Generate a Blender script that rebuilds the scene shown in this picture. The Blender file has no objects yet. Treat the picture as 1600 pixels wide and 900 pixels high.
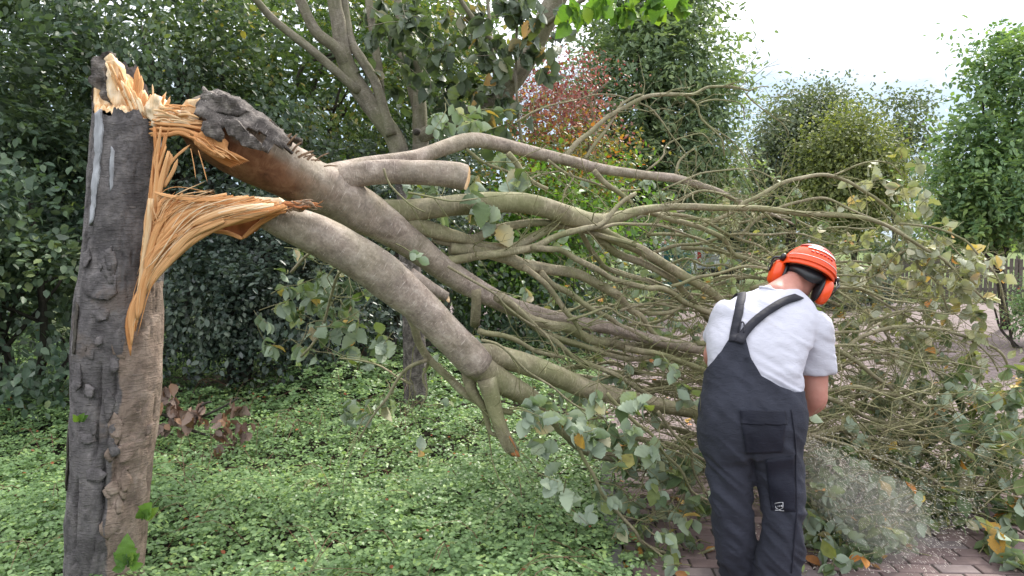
import bpy, bmesh, math, random
import numpy as np
from mathutils import Vector, Matrix, noise as mnoise
from mathutils.bvhtree import BVHTree

scene = bpy.context.scene
col = scene.collection
rad = math.radians

# ------------------------------------------------------------------ camera
CAM_Z, FPX, HOR = 1.62, 1155.0, 375.0
PITCH = math.atan((450 - HOR) / FPX)
cd = bpy.data.cameras.new("camera")
cd.sensor_width = 36.0
cd.lens = 36.0 * FPX / 1600.0
cd.clip_end = 2000.0
cam = bpy.data.objects.new("camera", cd)
cam.location = (0, 0, CAM_Z)
cam.rotation_euler = (math.pi / 2 - PITCH, 0, 0)
col.objects.link(cam)
scene.camera = cam

# ------------------------------------------------------------------ light
SUN_AZ, SUN_EL = 38.0, 44.0
SKY_STRENGTH, SUN_STRENGTH, EXPOSURE = 0.14, 3.2, 0.98
scene.view_settings.view_transform = 'Standard'
scene.view_settings.look = 'None'
scene.view_settings.gamma = 1.0
scene.view_settings.use_curve_mapping = False
scene.view_settings.exposure = EXPOSURE
world = bpy.data.worlds.new("World")
scene.world = world
world.use_nodes = True
wt = world.node_tree
wt.nodes.clear()
w_out = wt.nodes.new("ShaderNodeOutputWorld")
w_bg = wt.nodes.new("ShaderNodeBackground")
w_bg.inputs[1].default_value = SKY_STRENGTH
w_sky = wt.nodes.new("ShaderNodeTexSky")
w_sky.sky_type = 'NISHITA'
w_sky.sun_disc = False
w_sky.sun_elevation = rad(SUN_EL)
w_sky.sun_rotation = rad(SUN_AZ)
w_co = wt.nodes.new("ShaderNodeTexCoord")
w_map = wt.nodes.new("ShaderNodeMapping")
w_map.inputs['Scale'].default_value = (1.3, 1.3, 4.2)
w_map.inputs['Location'].default_value = (0.55, 0.2, 0.35)
w_no = wt.nodes.new("ShaderNodeTexNoise")
w_no.inputs['Scale'].default_value = 1.7
w_no.inputs['Detail'].default_value = 6.0
w_no.inputs['Roughness'].default_value = 0.55
w_sep = wt.nodes.new("ShaderNodeSeparateXYZ")
w_el = wt.nodes.new("ShaderNodeMapRange")
w_el.inputs['From Min'].default_value = 0.15
w_el.inputs['From Max'].default_value = 0.33
w_el.inputs['To Min'].default_value = -0.42
w_el.inputs['To Max'].default_value = 0.9
w_n2 = wt.nodes.new("ShaderNodeMath")
w_n2.operation = 'MULTIPLY_ADD'
w_n2.inputs[1].default_value = 2.6
w_n2.inputs[2].default_value = -1.22
w_ad = wt.nodes.new("ShaderNodeMath")
w_ad.use_clamp = True
w_veil = wt.nodes.new("ShaderNodeMix")
w_veil.data_type = 'RGBA'
w_veil.inputs['Factor'].default_value = 0.95
w_veil.inputs['B'].default_value = (2.75, 3.40, 4.15, 1)
w_mx = wt.nodes.new("ShaderNodeMix")
w_mx.data_type = 'RGBA'
w_mx.inputs['B'].default_value = (9.0, 9.15, 9.6, 1)
L = wt.links.new
L(w_co.outputs['Generated'], w_map.inputs['Vector'])
L(w_map.outputs['Vector'], w_no.inputs['Vector'])
L(w_co.outputs['Generated'], w_sep.inputs[0])
L(w_sep.outputs['Z'], w_el.inputs['Value'])
L(w_no.outputs['Fac'], w_n2.inputs[0])
L(w_n2.outputs[0], w_ad.inputs[0])
L(w_el.outputs['Result'], w_ad.inputs[1])
L(w_sky.outputs['Color'], w_veil.inputs['A'])
L(w_ad.outputs[0], w_mx.inputs['Factor'])
L(w_veil.outputs['Result'], w_mx.inputs['A'])
L(w_mx.outputs['Result'], w_bg.inputs['Color'])
L(w_bg.outputs['Background'], w_out.inputs['Surface'])

sd = bpy.data.lights.new("sun", 'SUN')
sd.energy = SUN_STRENGTH
sd.angle = rad(7)
sd.color = (1.0, 0.95, 0.86)
sun = bpy.data.objects.new("sun", sd)
_ts = Vector((math.sin(rad(SUN_AZ)) * math.cos(rad(SUN_EL)), math.cos(rad(SUN_AZ)) * math.cos(rad(SUN_EL)), math.sin(rad(SUN_EL))))
sun.rotation_euler = _ts.to_track_quat('Z', 'Y').to_euler()
sun.location = (4, 6, 9)
col.objects.link(sun)

# ------------------------------------------------------------------ helpers
RNG = np.random.default_rng(7)
random.seed(7)


def P(px, py, Y):
    """the point of the place seen at photo pixel (px, py), Y metres ahead"""
    u, v = (px - 800) / FPX, (450 - py) / FPX
    sp, cp = math.sin(PITCH), math.cos(PITCH)
    s = Y / (v * sp + cp)
    return np.array((u * s, Y, CAM_Z + s * (v * cp - sp)))


def to_px(V):
    V = np.asarray(V, float)
    d = V - np.array((0, 0, CAM_Z))
    sp, cp = math.sin(PITCH), math.cos(PITCH)
    f = d[..., 1] * cp - d[..., 2] * sp
    up = d[..., 1] * sp + d[..., 2] * cp
    return np.stack((800 + FPX * d[..., 0] / f, 450 - FPX * up / f), -1)


def norm(a):
    a = np.asarray(a, float)
    return a / np.maximum(np.linalg.norm(a, axis=-1, keepdims=True), 1e-9)


def _hash(ix, iy, iz, seed):
    h = (ix * 374761393 + iy * 668265263 + iz * 2147483647 + seed * 974634777) & 0xFFFFFFFF
    h = ((h ^ (h >> 13)) * 1274126177) & 0xFFFFFFFF
    h = (h ^ (h >> 16)) & 0xFFFFFFFF
    return h / 4294967295.0


def vnoise(Pt, scale, seed=0):
    """value noise in -1..1, vectorised"""
    p = np.asarray(Pt, float) * scale
    i = np.floor(p).astype(np.int64)
    f = p - i
    f = f * f * (3 - 2 * f)
    r = 0
    for dx in (0, 1):
        for dy in (0, 1):
            for dz in (0, 1):
                w = (f[..., 0] if dx else 1 - f[..., 0]) * (f[..., 1] if dy else 1 - f[..., 1]) * (f[..., 2] if dz else 1 - f[..., 2])
                r = r + w * _hash(i[..., 0] + dx, i[..., 1] + dy, i[..., 2] + dz, seed)
    return r * 2 - 1


def fbm(Pt, scale, seed=0, octs=3):
    return sum(vnoise(Pt, scale * 2 ** k, seed + k) * 0.5 ** k for k in range(octs))


ORG = {}          # world origin of each object


def new_mesh(name, V, Fs, mats=None, smooth=True, tint=None, uv=None, matidx=None):
    """V (n,3); Fs list of int arrays (m,k)."""
    me = bpy.data.meshes.new(name)
    V = np.asarray(V, np.float32)
    Fs = [np.asarray(F, np.int32) for F in Fs if len(F)]
    loops = np.concatenate([F.ravel() for F in Fs])
    sizes = np.concatenate([np.full(len(F), F.shape[1], np.int32) for F in Fs])
    starts = np.concatenate(([0], np.cumsum(sizes)[:-1])).astype(np.int32)
    me.vertices.add(len(V))
    me.vertices.foreach_set("co", V.ravel())
    me.loops.add(len(loops))
    me.loops.foreach_set("vertex_index", loops)
    me.polygons.add(len(sizes))
    me.polygons.foreach_set("loop_start", starts)
    me.polygons.foreach_set("loop_total", sizes)
    if uv is not None:
        ul = me.uv_layers.new(name="UVMap")
        ul.data.foreach_set("uv", np.asarray(uv, np.float32).ravel())
    if tint is not None:
        at = me.attributes.new("tint", 'FLOAT', 'POINT')
        at.data.foreach_set("value", np.asarray(tint, np.float32))
    me.update(calc_edges=True)
    me.validate(verbose=False)
    me.polygons.foreach_set("use_smooth", np.full(len(me.polygons), smooth))
    for m in (mats if isinstance(mats, (list, tuple)) else [mats]):
        if m is not None:
            me.materials.append(m)
    if matidx is not None:
        me.polygons.foreach_set("material_index", np.asarray(matidx, np.int32))
    return me


def put(name, me, parent=None, origin=(0, 0, 0)):
    o = bpy.data.objects.new(name, me)
    col.objects.link(o)
    origin = np.asarray(origin, float)
    if parent is not None:
        o.parent = parent
        o.location = origin - ORG[parent.name]
    else:
        o.location = origin
    ORG[o.name] = origin
    return o


def part(name, V, Fs, mat, parent=None, origin=None, **kw):
    """a mesh object given in world coordinates; its origin goes to the parent's (or to `origin`)"""
    if origin is None:
        origin = ORG[parent.name] if parent is not None else (0, 0, 0)
    return put(name, new_mesh(name, np.asarray(V, float) - np.asarray(origin, float), Fs, mat, **kw), parent, origin)


def empty(name, loc, label, cat, group=None):
    o = bpy.data.objects.new(name, None)
    o.empty_display_size = 0.2
    col.objects.link(o)
    o.location = loc
    ORG[o.name] = np.asarray(loc, float)
    return tag(o, label, cat, group)


def tag(o, label=None, cat=None, group=None, kind=None):
    for k, v in (("label", label), ("category", cat), ("group", group), ("kind", kind)):
        if v:
            o[k] = v
    return o


def spline(pts, n):
    """Catmull-Rom through rows of any width, resampled evenly by the first three columns"""
    p = np.asarray(pts, float)
    if len(p) == 2:
        t = np.linspace(0, 1, n)[:, None]
        return p[0] * (1 - t) + p[1] * t
    q = np.vstack((2 * p[0] - p[1], p, 2 * p[-1] - p[-2]))
    out = []
    for i in range(len(p) - 1):
        a, b, c, d = q[i:i + 4]
        t = np.linspace(0, 1, 12, endpoint=False)[:, None]
        out.append(0.5 * ((2 * b) + (-a + c) * t + (2 * a - 5 * b + 4 * c - d) * t ** 2 + (-a + 3 * b - 3 * c + d) * t ** 3))
    out.append(p[-1:])
    o = np.vstack(out)
    s = np.concatenate(([0], np.cumsum(np.linalg.norm(np.diff(o[:, :3], axis=0), axis=1))))
    ss = np.linspace(0, s[-1], n)
    return np.stack([np.interp(ss, s, o[:, k]) for k in range(o.shape[1])], 1)


def frames(C):
    T = norm(np.gradient(C, axis=0))
    up = np.array((0.13, -0.2, 1.0))
    if abs(T[0] @ norm(up)) > 0.95:
        up = np.array((0.1, -1.0, 0.1))
    A = np.empty_like(T)
    a = norm(np.cross(up, T[0]))
    for i in range(len(T)):
        a = norm(a - T[i] * (a @ T[i]))
        A[i] = a
    return T, A, np.cross(T, A)


def tube(C, R, k=10, cap=True, rough=0.0, rs=9.0, seed=0):
    """swept tube: verts, [quads, tris], uv (metres round, metres along) per loop"""
    C = np.asarray(C, float)
    R = np.broadcast_to(np.asarray(R, float), (len(C),)).copy()
    T, A, B = frames(C)
    th = np.linspace(0, 2 * math.pi, k, endpoint=False)
    ring = A[:, None] * np.cos(th)[None, :, None] + B[:, None] * np.sin(th)[None, :, None]
    V = C[:, None] + ring * R[:, None, None]
    if rough:
        d = fbm(V, rs, seed, 3)
        V = C[:, None] + ring * (R[:, None] * (1 + rough * d))[..., None]
    n = len(C)
    V = V.reshape(-1, 3)
    i = np.arange(n - 1)[:, None] * k
    j = np.arange(k)[None]
    j2 = (j + 1) % k
    Q = np.stack((i + j, i + j2, i + k + j2, i + k + j), -1).reshape(-1, 4)
    s = np.concatenate(([0], np.cumsum(np.linalg.norm(np.diff(C, axis=0), axis=1))))
    c = 2 * math.pi * R.mean() / k
    u0 = np.broadcast_to(j * c, (n - 1, k))
    u1 = u0 + c
    v0 = np.broadcast_to(s[:-1, None], (n - 1, k))
    v1 = np.broadcast_to(s[1:, None], (n - 1, k))
    uv = np.stack((np.stack((u0, v0), -1), np.stack((u1, v0), -1), np.stack((u1, v1), -1), np.stack((u0, v1), -1)), 2).reshape(-1, 2)
    Fs = [Q]
    if cap:
        V = np.vstack((V, C[:1], C[-1:]))
        a, b = n * k, n * k + 1
        jj = np.arange(k)
        t0 = np.stack((np.full(k, a), (jj + 1) % k, jj), 1)
        t1 = np.stack((np.full(k, b), (n - 1) * k + jj, (n - 1) * k + (jj + 1) % k), 1)
        tt = np.vstack((t0, t1))
        Fs.append(tt)
        uv = np.vstack((uv, np.zeros((len(tt) * 3, 2))))
    return V, Fs, uv


class Joined:
    """collects pieces into one mesh (for what nobody could count)"""
    def __init__(self):
        self.V, self.Q, self.T, self.uq, self.ut, self.n, self.t = [], [], [], [], [], 0, []

    def add(self, V, Fs, uv=None, tint=None):
        V = np.asarray(V, float)
        o = 0
        for F in Fs:
            F = np.asarray(F)
            m = F.size
            u = uv[o:o + m] if uv is not None else np.zeros((m, 2))
            o += m
            if F.shape[1] == 4:
                self.Q.append(F + self.n)
                self.uq.append(u)
            else:
                self.T.append(F + self.n)
                self.ut.append(u)
        self.V.append(V)
        self.t.append(np.broadcast_to(np.asarray(0.5 if tint is None else tint, float), (len(V),)))
        self.n += len(V)

    def out(self):
        Fs, uv = [], []
        if self.Q:
            Fs.append(np.vstack(self.Q))
            uv.append(np.vstack(self.uq))
        if self.T:
            Fs.append(np.vstack(self.T))
            uv.append(np.vstack(self.ut))
        return np.vstack(self.V), Fs, dict(uv=np.vstack(uv), tint=np.concatenate(self.t))


def box(c, s, rz=0.0):
    x, y, z = (np.array(s) / 2)
    V = np.array([(-x, -y, -z), (x, -y, -z), (x, y, -z), (-x, y, -z), (-x, -y, z), (x, -y, z), (x, y, z), (-x, y, z)])
    cs, sn = math.cos(rz), math.sin(rz)
    V = np.stack((V[:, 0] * cs - V[:, 1] * sn, V[:, 0] * sn + V[:, 1] * cs, V[:, 2]), 1) + np.asarray(c)
    return V, [np.array([(0, 3, 2, 1), (4, 5, 6, 7), (0, 1, 5, 4), (1, 2, 6, 5), (2, 3, 7, 6), (3, 0, 4, 7)])]


def bevel_box(c, s, b=0.01, rz=0.0, seg=2):
    bm = bmesh.new()
    bmesh.ops.create_cube(bm, size=1)
    bmesh.ops.scale(bm, vec=s, verts=bm.verts)
    bmesh.ops.bevel(bm, geom=bm.edges[:], offset=b, segments=seg, affect='EDGES', profile=0.5)
    bmesh.ops.triangulate(bm, faces=bm.faces[:])
    bm.verts.index_update()
    V = np.array([v.co[:] for v in bm.verts])
    F = np.array([[v.index for v in f.verts] for f in bm.faces])
    bm.free()
    cs, sn = math.cos(rz), math.sin(rz)
    V = np.stack((V[:, 0] * cs - V[:, 1] * sn, V[:, 0] * sn + V[:, 1] * cs, V[:, 2]), 1) + np.asarray(c)
    return V, [F]


# leaf blades ------------------------------------------------------
LEAF_SIMPLE = (np.array([(0, 0, 0), (-.30, .30, .06), (-.27, .66, .05), (0, 1, -.06), (.27, .66, .05), (.30, .30, .06)]),
               np.array([(0, 1, 2, 3), (0, 3, 4, 5)])[:, ::-1])
LEAF_LONG = (np.array([(0, 0, 0), (-.17, .30, .04), (-.14, .66, .02), (0, 1, -.10), (.14, .66, .02), (.17, .30, .04)]),
             np.array([(0, 1, 2, 3), (0, 3, 4, 5)])[:, ::-1])


def toothed_leaf(rng, curl=0.25, fold=0.25, wide=1.0, teeth=True):
    ts = np.array([0, .07, .14, .22, .30, .38, .46, .54, .62, .70, .78, .86, .93, 1.0])
    w = np.interp(ts, [0, .05, .18, .35, .5, .65, .8, .92, 1], [.012, .10, .27, .36, .37, .32, .21, .09, 0]) * wide
    if teeth:
        w = w * (1 + 0.09 * np.where(np.arange(len(ts)) % 2 == 0, -1, 1))
    yy = ts - (0.025 * (np.arange(len(ts)) % 2 == 1) if teeth else 0)
    wav = 0.035 * rng.normal(size=len(ts))
    V = []
    for i, t in enumerate(ts):
        z = -curl * t * t
        V += [(-w[i], yy[i] + .02, z + fold * w[i] + wav[i] * w[i] * 4), (0, t, z), (w[i], yy[i] + .02, z + fold * w[i] - wav[i] * w[i] * 4)]
    V = np.array(V)
    F = []
    for i in range(len(ts) - 1):
        a = i * 3
        F += [(a, a + 3, a + 4, a + 1), (a + 1, a + 4, a + 5, a + 2)]
    F = np.array(F)[:, ::-1]
    st = np.array([(-.008, -.18, .0), (.008, -.18, .0), (.008, .03, 0), (-.008, .03, 0)])
    n = len(V)
    return np.vstack((V, st)), np.vstack((F, [(n, n + 1, n + 2, n + 3)]))


def leaf_frame(ax, nr):
    y = norm(ax)
    z = norm(nr - y * (nr * y).sum(-1, keepdims=True))
    return np.cross(y, z), y, z


def leaf_cloud(pos, ax, nr, size, tmpl, tint=None, wid=1.0):
    T, TF = tmpl
    x, y, z = leaf_frame(ax, nr)
    N, k = len(pos), len(T)
    sz = np.broadcast_to(np.asarray(size, float), (N,))
    V = pos[:, None] + sz[:, None, None] * (T[None, :, :1] * wid * x[:, None] + T[None, :, 1:2] * y[:, None] + T[None, :, 2:3] * z[:, None])
    F = (TF[None] + (np.arange(N) * k)[:, None, None]).reshape(-1, TF.shape[1])
    t = RNG.random(N) if tint is None else np.asarray(tint)
    return V.reshape(-1, 3), [F], np.repeat(t, k)


# ------------------------------------------------------------------ materials
def mat_new(name):
    m = bpy.data.materials.new(name)
    m.use_nodes = True
    nt = m.node_tree
    nt.nodes.clear()
    out = nt.nodes.new("ShaderNodeOutputMaterial")
    return m, nt, out


def ramp(nt, stops, fac):
    r = nt.nodes.new("ShaderNodeValToRGB")
    e = r.color_ramp.elements
    while len(e) < len(stops):
        e.new(0.5)
    for i, (p, c) in enumerate(stops):
        e[i].position = p
        e[i].color = (*c, 1) if len(c) == 3 else c
    nt.links.new(fac, r.inputs['Fac'])
    return r.outputs['Color']


def noise_node(nt, scale, detail=4, rough=0.55, vec=None, dist=0.0):
    n = nt.nodes.new("ShaderNodeTexNoise")
    n.inputs['Scale'].default_value = scale
    n.inputs['Detail'].default_value = detail
    n.inputs['Roughness'].default_value = rough
    n.inputs['Distortion'].default_value = dist
    if vec is not None:
        nt.links.new(vec, n.inputs['Vector'])
    return n.outputs['Fac']


def coords(nt, kind='Object', scale=(1, 1, 1), rot=(0, 0, 0)):
    c = nt.nodes.new("ShaderNodeTexCoord")
    m = nt.nodes.new("ShaderNodeMapping")
    m.inputs['Scale'].default_value = scale
    m.inputs['Rotation'].default_value = rot
    nt.links.new(c.outputs[kind], m.inputs['Vector'])
    return m.outputs['Vector']


def mix(nt, fac, a, b, mode='MIX'):
    n = nt.nodes.new("ShaderNodeMix")
    n.data_type = 'RGBA'
    n.blend_type = mode
    for s, v in (('Factor', fac), ('A', a), ('B', b)):
        if hasattr(v, 'is_linked') or isinstance(v, bpy.types.NodeSocket):
            nt.links.new(v, n.inputs[s])
        else:
            n.inputs[s].default_value = v if s == 'Factor' else (*v, 1)
    return n.outputs['Result']


def bump(nt, h, strength=0.3, dist=0.01, normal=None):
    b = nt.nodes.new("ShaderNodeBump")
    b.inputs['Strength'].default_value = strength
    b.inputs['Distance'].default_value = dist
    nt.links.new(h, b.inputs['Height'])
    if normal is not None:
        nt.links.new(normal, b.inputs['Normal'])
    return b.outputs['Normal']


def principled(nt, out, color, rough=0.6, normal=None, spec=0.4, **kw):
    b = nt.nodes.new("ShaderNodeBsdfPrincipled")
    if isinstance(color, bpy.types.NodeSocket):
        nt.links.new(color, b.inputs['Base Color'])
    else:
        b.inputs['Base Color'].default_value = (*color, 1)
    if isinstance(rough, bpy.types.NodeSocket):
        nt.links.new(rough, b.inputs['Roughness'])
    else:
        b.inputs['Roughness'].default_value = rough
    b.inputs['Specular IOR Level'].default_value = spec
    for k, v in kw.items():
        b.inputs[k].default_value = v
    if normal is not None:
        nt.links.new(normal, b.inputs['Normal'])
    if out is not None:
        nt.links.new(b.outputs[0], out.inputs['Surface'])
    return b.outputs[0]


def leaf_mat(name, stops, under=None, rough=0.45, trans=0.35, spec=0.35, tcol=None):
    m, nt, out = mat_new(name)
    a = nt.nodes.new("ShaderNodeAttribute")
    a.attribute_name = "tint"
    c = ramp(nt, stops, a.outputs['Fac'])
    v = noise_node(nt, 40, 2, 0.5, coords(nt, 'Object'))
    c = mix(nt, 0.5, c, ramp(nt, [(0.3, (0.62, 0.62, 0.62)), (0.7, (1.25, 1.25, 1.2))], v), 'MULTIPLY')
    top = c
    if under is not None:
        g = nt.nodes.new("ShaderNodeNewGeometry")
        um = mix(nt, 0.30, under, c)
        c = mix(nt, g.outputs['Backfacing'], c, um)
    s = principled(nt, None, c, rough, None, spec)
    t = nt.nodes.new("ShaderNodeBsdfTranslucent")
    tc = mix(nt, 1.0, top, tcol or (1.35, 1.45, 0.55), 'MULTIPLY')
    nt.links.new(tc, t.inputs['Color'])
    ms = nt.nodes.new("ShaderNodeMixShader")
    ms.inputs[0].default_value = trans
    nt.links.new(s, ms.inputs[1])
    nt.links.new(t.outputs[0], ms.inputs[2])
    nt.links.new(ms.outputs[0], out.inputs['Surface'])
    return m


def bark_mat(name, dark, mid, light, moss=None, moss_amt=0.5, flake=0.5, bumpd=0.006, sx=14, sy=5):
    """bark on tube UVs (metres): mottling, cross lenticels and cracks along the stem"""
    m, nt, out = mat_new(name)
    uv = coords(nt, 'UV', (sx, sy, 1))
    ob = coords(nt, 'Object')
    n1 = noise_node(nt, 1.4, 6, 0.62, uv, 0.5)
    n2 = noise_node(nt, 9, 5, 0.65, ob)
    len_uv = coords(nt, 'UV', (28, 150, 1))
    n3 = noise_node(nt, 1.0, 3, 0.55, len_uv, 0.25)
    c = ramp(nt, [(0.30, dark), (0.5, mid), (0.70, light)], n1)
    c = mix(nt, flake, c, ramp(nt, [(0.35, (0.55, 0.53, 0.52)), (0.62, (1.25, 1.23, 1.2))], n2), 'MULTIPLY')
    n6 = noise_node(nt, 75, 6, 0.7, ob)
    c = mix(nt, 0.9, c, ramp(nt, [(0.36, (0.76, 0.75, 0.74)), (0.62, (1.16, 1.155, 1.14))], n6), 'MULTIPLY')
    c = mix(nt, ramp(nt, [(0.60, (0, 0, 0)), (0.70, (0.55, 0.55, 0.55))], n3), c, tuple(min(1, x * 1.75) for x in light))
    if moss is not None:
        n4 = noise_node(nt, 3.2, 5, 0.65, ob)
        c = mix(nt, ramp(nt, [(0.42, (0, 0, 0)), (0.62, (moss_amt,) * 3)], n4), c, moss)
    h = mix(nt, 0.5, ramp(nt, [(0.3, (0, 0, 0)), (0.6, (1, 1, 1))], n1), ramp(nt, [(0.3, (0, 0, 0)), (0.7, (1, 1, 1))], n2))
    h = mix(nt, 0.3, h, ramp(nt, [(0.5, (0, 0, 0)), (0.7, (1, 1, 1))], n3))
    h = mix(nt, 0.3, h, n6)
    principled(nt, out, c, 0.85, bump(nt, h, 0.85, bumpd), 0.25)
    return m


def wood_mat(name, stops, sx=90, sy=3, rough=0.75, bd=0.002):
    m, nt, out = mat_new(name)
    uv = coords(nt, 'UV', (sx, sy, 1))
    n1 = noise_node(nt, 1.0, 5, 0.6, uv, 0.3)
    a = nt.nodes.new("ShaderNodeAttribute")
    a.attribute_name = "tint"
    mx = nt.nodes.new("ShaderNodeMath")
    mx.operation = 'MULTIPLY_ADD'
    nt.links.new(n1, mx.inputs[0])
    mx.inputs[1].default_value = 0.75
    ad = nt.nodes.new("ShaderNodeMath")
    ad.operation = 'MULTIPLY_ADD'
    nt.links.new(a.outputs['Fac'], ad.inputs[0])
    ad.inputs[1].default_value = 0.5
    ad.inputs[2].default_value = -0.12
    nt.links.new(ad.outputs[0], mx.inputs[2])
    c = ramp(nt, stops, mx.outputs[0])
    principled(nt, out, c, rough, bump(nt, n1, 0.8, bd), 0.25)
    return m


def plain_mat(name, colr, rough=0.5, var=0.15, scale=12, spec=0.4, bd=0.0, bs=60, **kw):
    m, nt, out = mat_new(name)
    v = noise_node(nt, scale, 5, 0.6, coords(nt, 'Object'))
    c = mix(nt, 1.0, colr, ramp(nt, [(0.3, (1 - var,) * 3), (0.7, (1 + var,) * 3)], v), 'MULTIPLY')
    nrm = bump(nt, noise_node(nt, bs, 3, 0.5, coords(nt, 'Object')), 0.5, bd) if bd else None
    principled(nt, out, c, rough, nrm, spec, **kw)
    return m


GREEN = lambda r, g, b: (r, g, b)
M = {}
M['cover_leaf'] = leaf_mat('cover_leaf', [(0.0, (0.095, 0.162, 0.067)), (0.45, (0.174, 0.274, 0.118)), (0.8, (0.258, 0.375, 0.162)), (0.97, (0.347, 0.470, 0.157)), (1.0, (0.392, 0.112, 0.056))], under=(0.269, 0.347, 0.246), rough=0.42, trans=0.3)
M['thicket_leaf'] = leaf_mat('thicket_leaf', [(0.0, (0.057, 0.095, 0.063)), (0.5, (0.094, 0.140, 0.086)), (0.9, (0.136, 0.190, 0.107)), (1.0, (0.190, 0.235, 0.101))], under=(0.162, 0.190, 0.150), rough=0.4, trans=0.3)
M['hedge_leaf'] = leaf_mat('hedge_leaf', [(0.0, (0.050, 0.088, 0.032)), (0.5, (0.090, 0.140, 0.045)), (0.85, (0.147, 0.197, 0.056)), (1.0, (0.270, 0.225, 0.056))], under=(0.113, 0.158, 0.090), rough=0.42, trans=0.35)
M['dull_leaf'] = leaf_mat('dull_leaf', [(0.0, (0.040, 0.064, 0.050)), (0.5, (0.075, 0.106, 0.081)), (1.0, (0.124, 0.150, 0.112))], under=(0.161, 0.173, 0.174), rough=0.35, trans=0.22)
M['acacia_leaf'] = leaf_mat('acacia_leaf', [(0.0, (0.111, 0.162, 0.097)), (0.5, (0.190, 0.261, 0.140)), (1.0, (0.317, 0.384, 0.187))], under=(0.254, 0.322, 0.218), rough=0.5, trans=0.3)  # greens lightened to carry the haze over the feathery tree
M['far_leaf'] = leaf_mat('far_leaf', [(0.0, (0.073, 0.098, 0.062)), (0.5, (0.125, 0.156, 0.094)), (1.0, (0.188, 0.213, 0.112))], under=(0.163, 0.188, 0.138), rough=0.6, trans=0.3)  # paler greens: distance haze is put into the leaf colour
M['olive_leaf'] = leaf_mat('olive_leaf', [(0.0, (0.098, 0.121, 0.046)), (0.5, (0.161, 0.190, 0.069)), (1.0, (0.276, 0.287, 0.086))], rough=0.6, trans=0.35)
M['ash_leaf'] = leaf_mat('ash_leaf', [(0.0, (0.086, 0.159, 0.080)), (0.5, (0.164, 0.260, 0.106)), (1.0, (0.289, 0.401, 0.132))], under=(0.232, 0.318, 0.184), rough=0.4, trans=0.3)
M['red_leaf'] = leaf_mat('red_leaf', [(0.0, (0.145, 0.034, 0.038)), (0.4, (0.255, 0.081, 0.072)), (0.7, (0.323, 0.145, 0.072)), (1.0, (0.289, 0.204, 0.196))], under=(0.306, 0.204, 0.204), rough=0.5, trans=0.3, tcol=(1.4, .9, .8))
M['amber_leaf'] = leaf_mat('amber_leaf', [(0.0, (0.10, 0.14, 0.04)), (0.4, (0.22, 0.22, 0.05)), (0.75, (0.40, 0.22, 0.05)), (1.0, (0.38, 0.12, 0.05))], rough=0.5, trans=0.4, tcol=(1.3, 1.1, .5))
M['fresh_leaf'] = leaf_mat('fresh_leaf', [(0.0, (0.07, 0.15, 0.035)), (0.6, (0.14, 0.25, 0.05)), (1.0, (0.24, 0.34, 0.06))], rough=0.45, trans=0.45)
M['beam_leaf'] = leaf_mat('beam_leaf', [(0.0, (0.075, 0.115, 0.055)), (0.5, (0.115, 0.165, 0.07)), (0.90, (0.22, 0.26, 0.09)), (0.955, (0.46, 0.34, 0.08)), (0.99, (0.50, 0.20, 0.05))], under=(0.37, 0.44, 0.34), rough=0.6, trans=0.25)
M['tip_leaf'] = leaf_mat('tip_leaf', [(0.0, (0.15, 0.175, 0.09)), (0.5, (0.25, 0.265, 0.15)), (0.86, (0.36, 0.34, 0.17)), (0.94, (0.52, 0.36, 0.12)), (1.0, (0.50, 0.20, 0.06))], under=(0.46, 0.47, 0.37), rough=0.6, trans=0.25)
M['stem_leaf'] = leaf_mat('stem_leaf', [(0.0, (0.040, 0.062, 0.033)), (0.6, (0.069, 0.100, 0.050)), (0.93, (0.112, 0.138, 0.062)), (1.0, (0.525, 0.250, 0.062))], under=(0.188, 0.225, 0.163), rough=0.45, trans=0.3)
M['dead_leaf'] = leaf_mat('dead_leaf', [(0.0, (0.080, 0.043, 0.032)), (0.5, (0.160, 0.094, 0.065)), (1.0, (0.319, 0.174, 0.087))], under=(0.232, 0.174, 0.145), rough=0.7, trans=0.15, tcol=(1.1, .8, .5))
M['grass'] = leaf_mat('grass', [(0.0, (0.08, 0.13, 0.03)), (1.0, (0.17, 0.24, 0.06))], rough=0.6, trans=0.3)
M['bark_stump'] = bark_mat('bark_stump', (0.075, 0.066, 0.066), (0.135, 0.118, 0.113), (0.22, 0.19, 0.175), None, 0, 0.65, 0.008, 10, 6)
M['bark_trunk'] = bark_mat('bark_trunk', (0.21, 0.165, 0.138), (0.325, 0.268, 0.228), (0.42, 0.36, 0.315), (0.19, 0.18, 0.09), 0.3, 0.6, 0.008, 14, 9)
M['bark_rough'] = bark_mat('bark_rough', (0.050, 0.043, 0.041), (0.125, 0.110, 0.103), (0.29, 0.26, 0.24), None, 0, 0.9, 0.022, 16, 9)
M['bark_inner'] = bark_mat('bark_inner', (0.14, 0.08, 0.05), (0.27, 0.18, 0.12), (0.40, 0.29, 0.21), None, 0, 0.5, 0.004, 60, 12)
M['bark_branch'] = bark_mat('bark_branch', (0.17, 0.145, 0.095), (0.27, 0.238, 0.16), (0.38, 0.345, 0.245), (0.185, 0.205, 0.08), 0.5, 0.55, 0.003)
M['bark_twig'] = bark_mat('bark_twig', (0.12, 0.105, 0.06), (0.205, 0.188, 0.105), (0.32, 0.30, 0.185), (0.195, 0.22, 0.085), 0.5, 0.4, 0.002)
M['bark_grey'] = bark_mat('bark_grey', (0.125, 0.108, 0.082), (0.195, 0.172, 0.135), (0.28, 0.25, 0.205), (0.12, 0.13, 0.05), 0.45, 0.5, 0.004)
M['bark_dark'] = bark_mat('bark_dark', (0.030, 0.025, 0.022), (0.055, 0.047, 0.040), (0.09, 0.078, 0.066), (0.05, 0.06, 0.025), 0.3, 0.5, 0.006)
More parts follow.
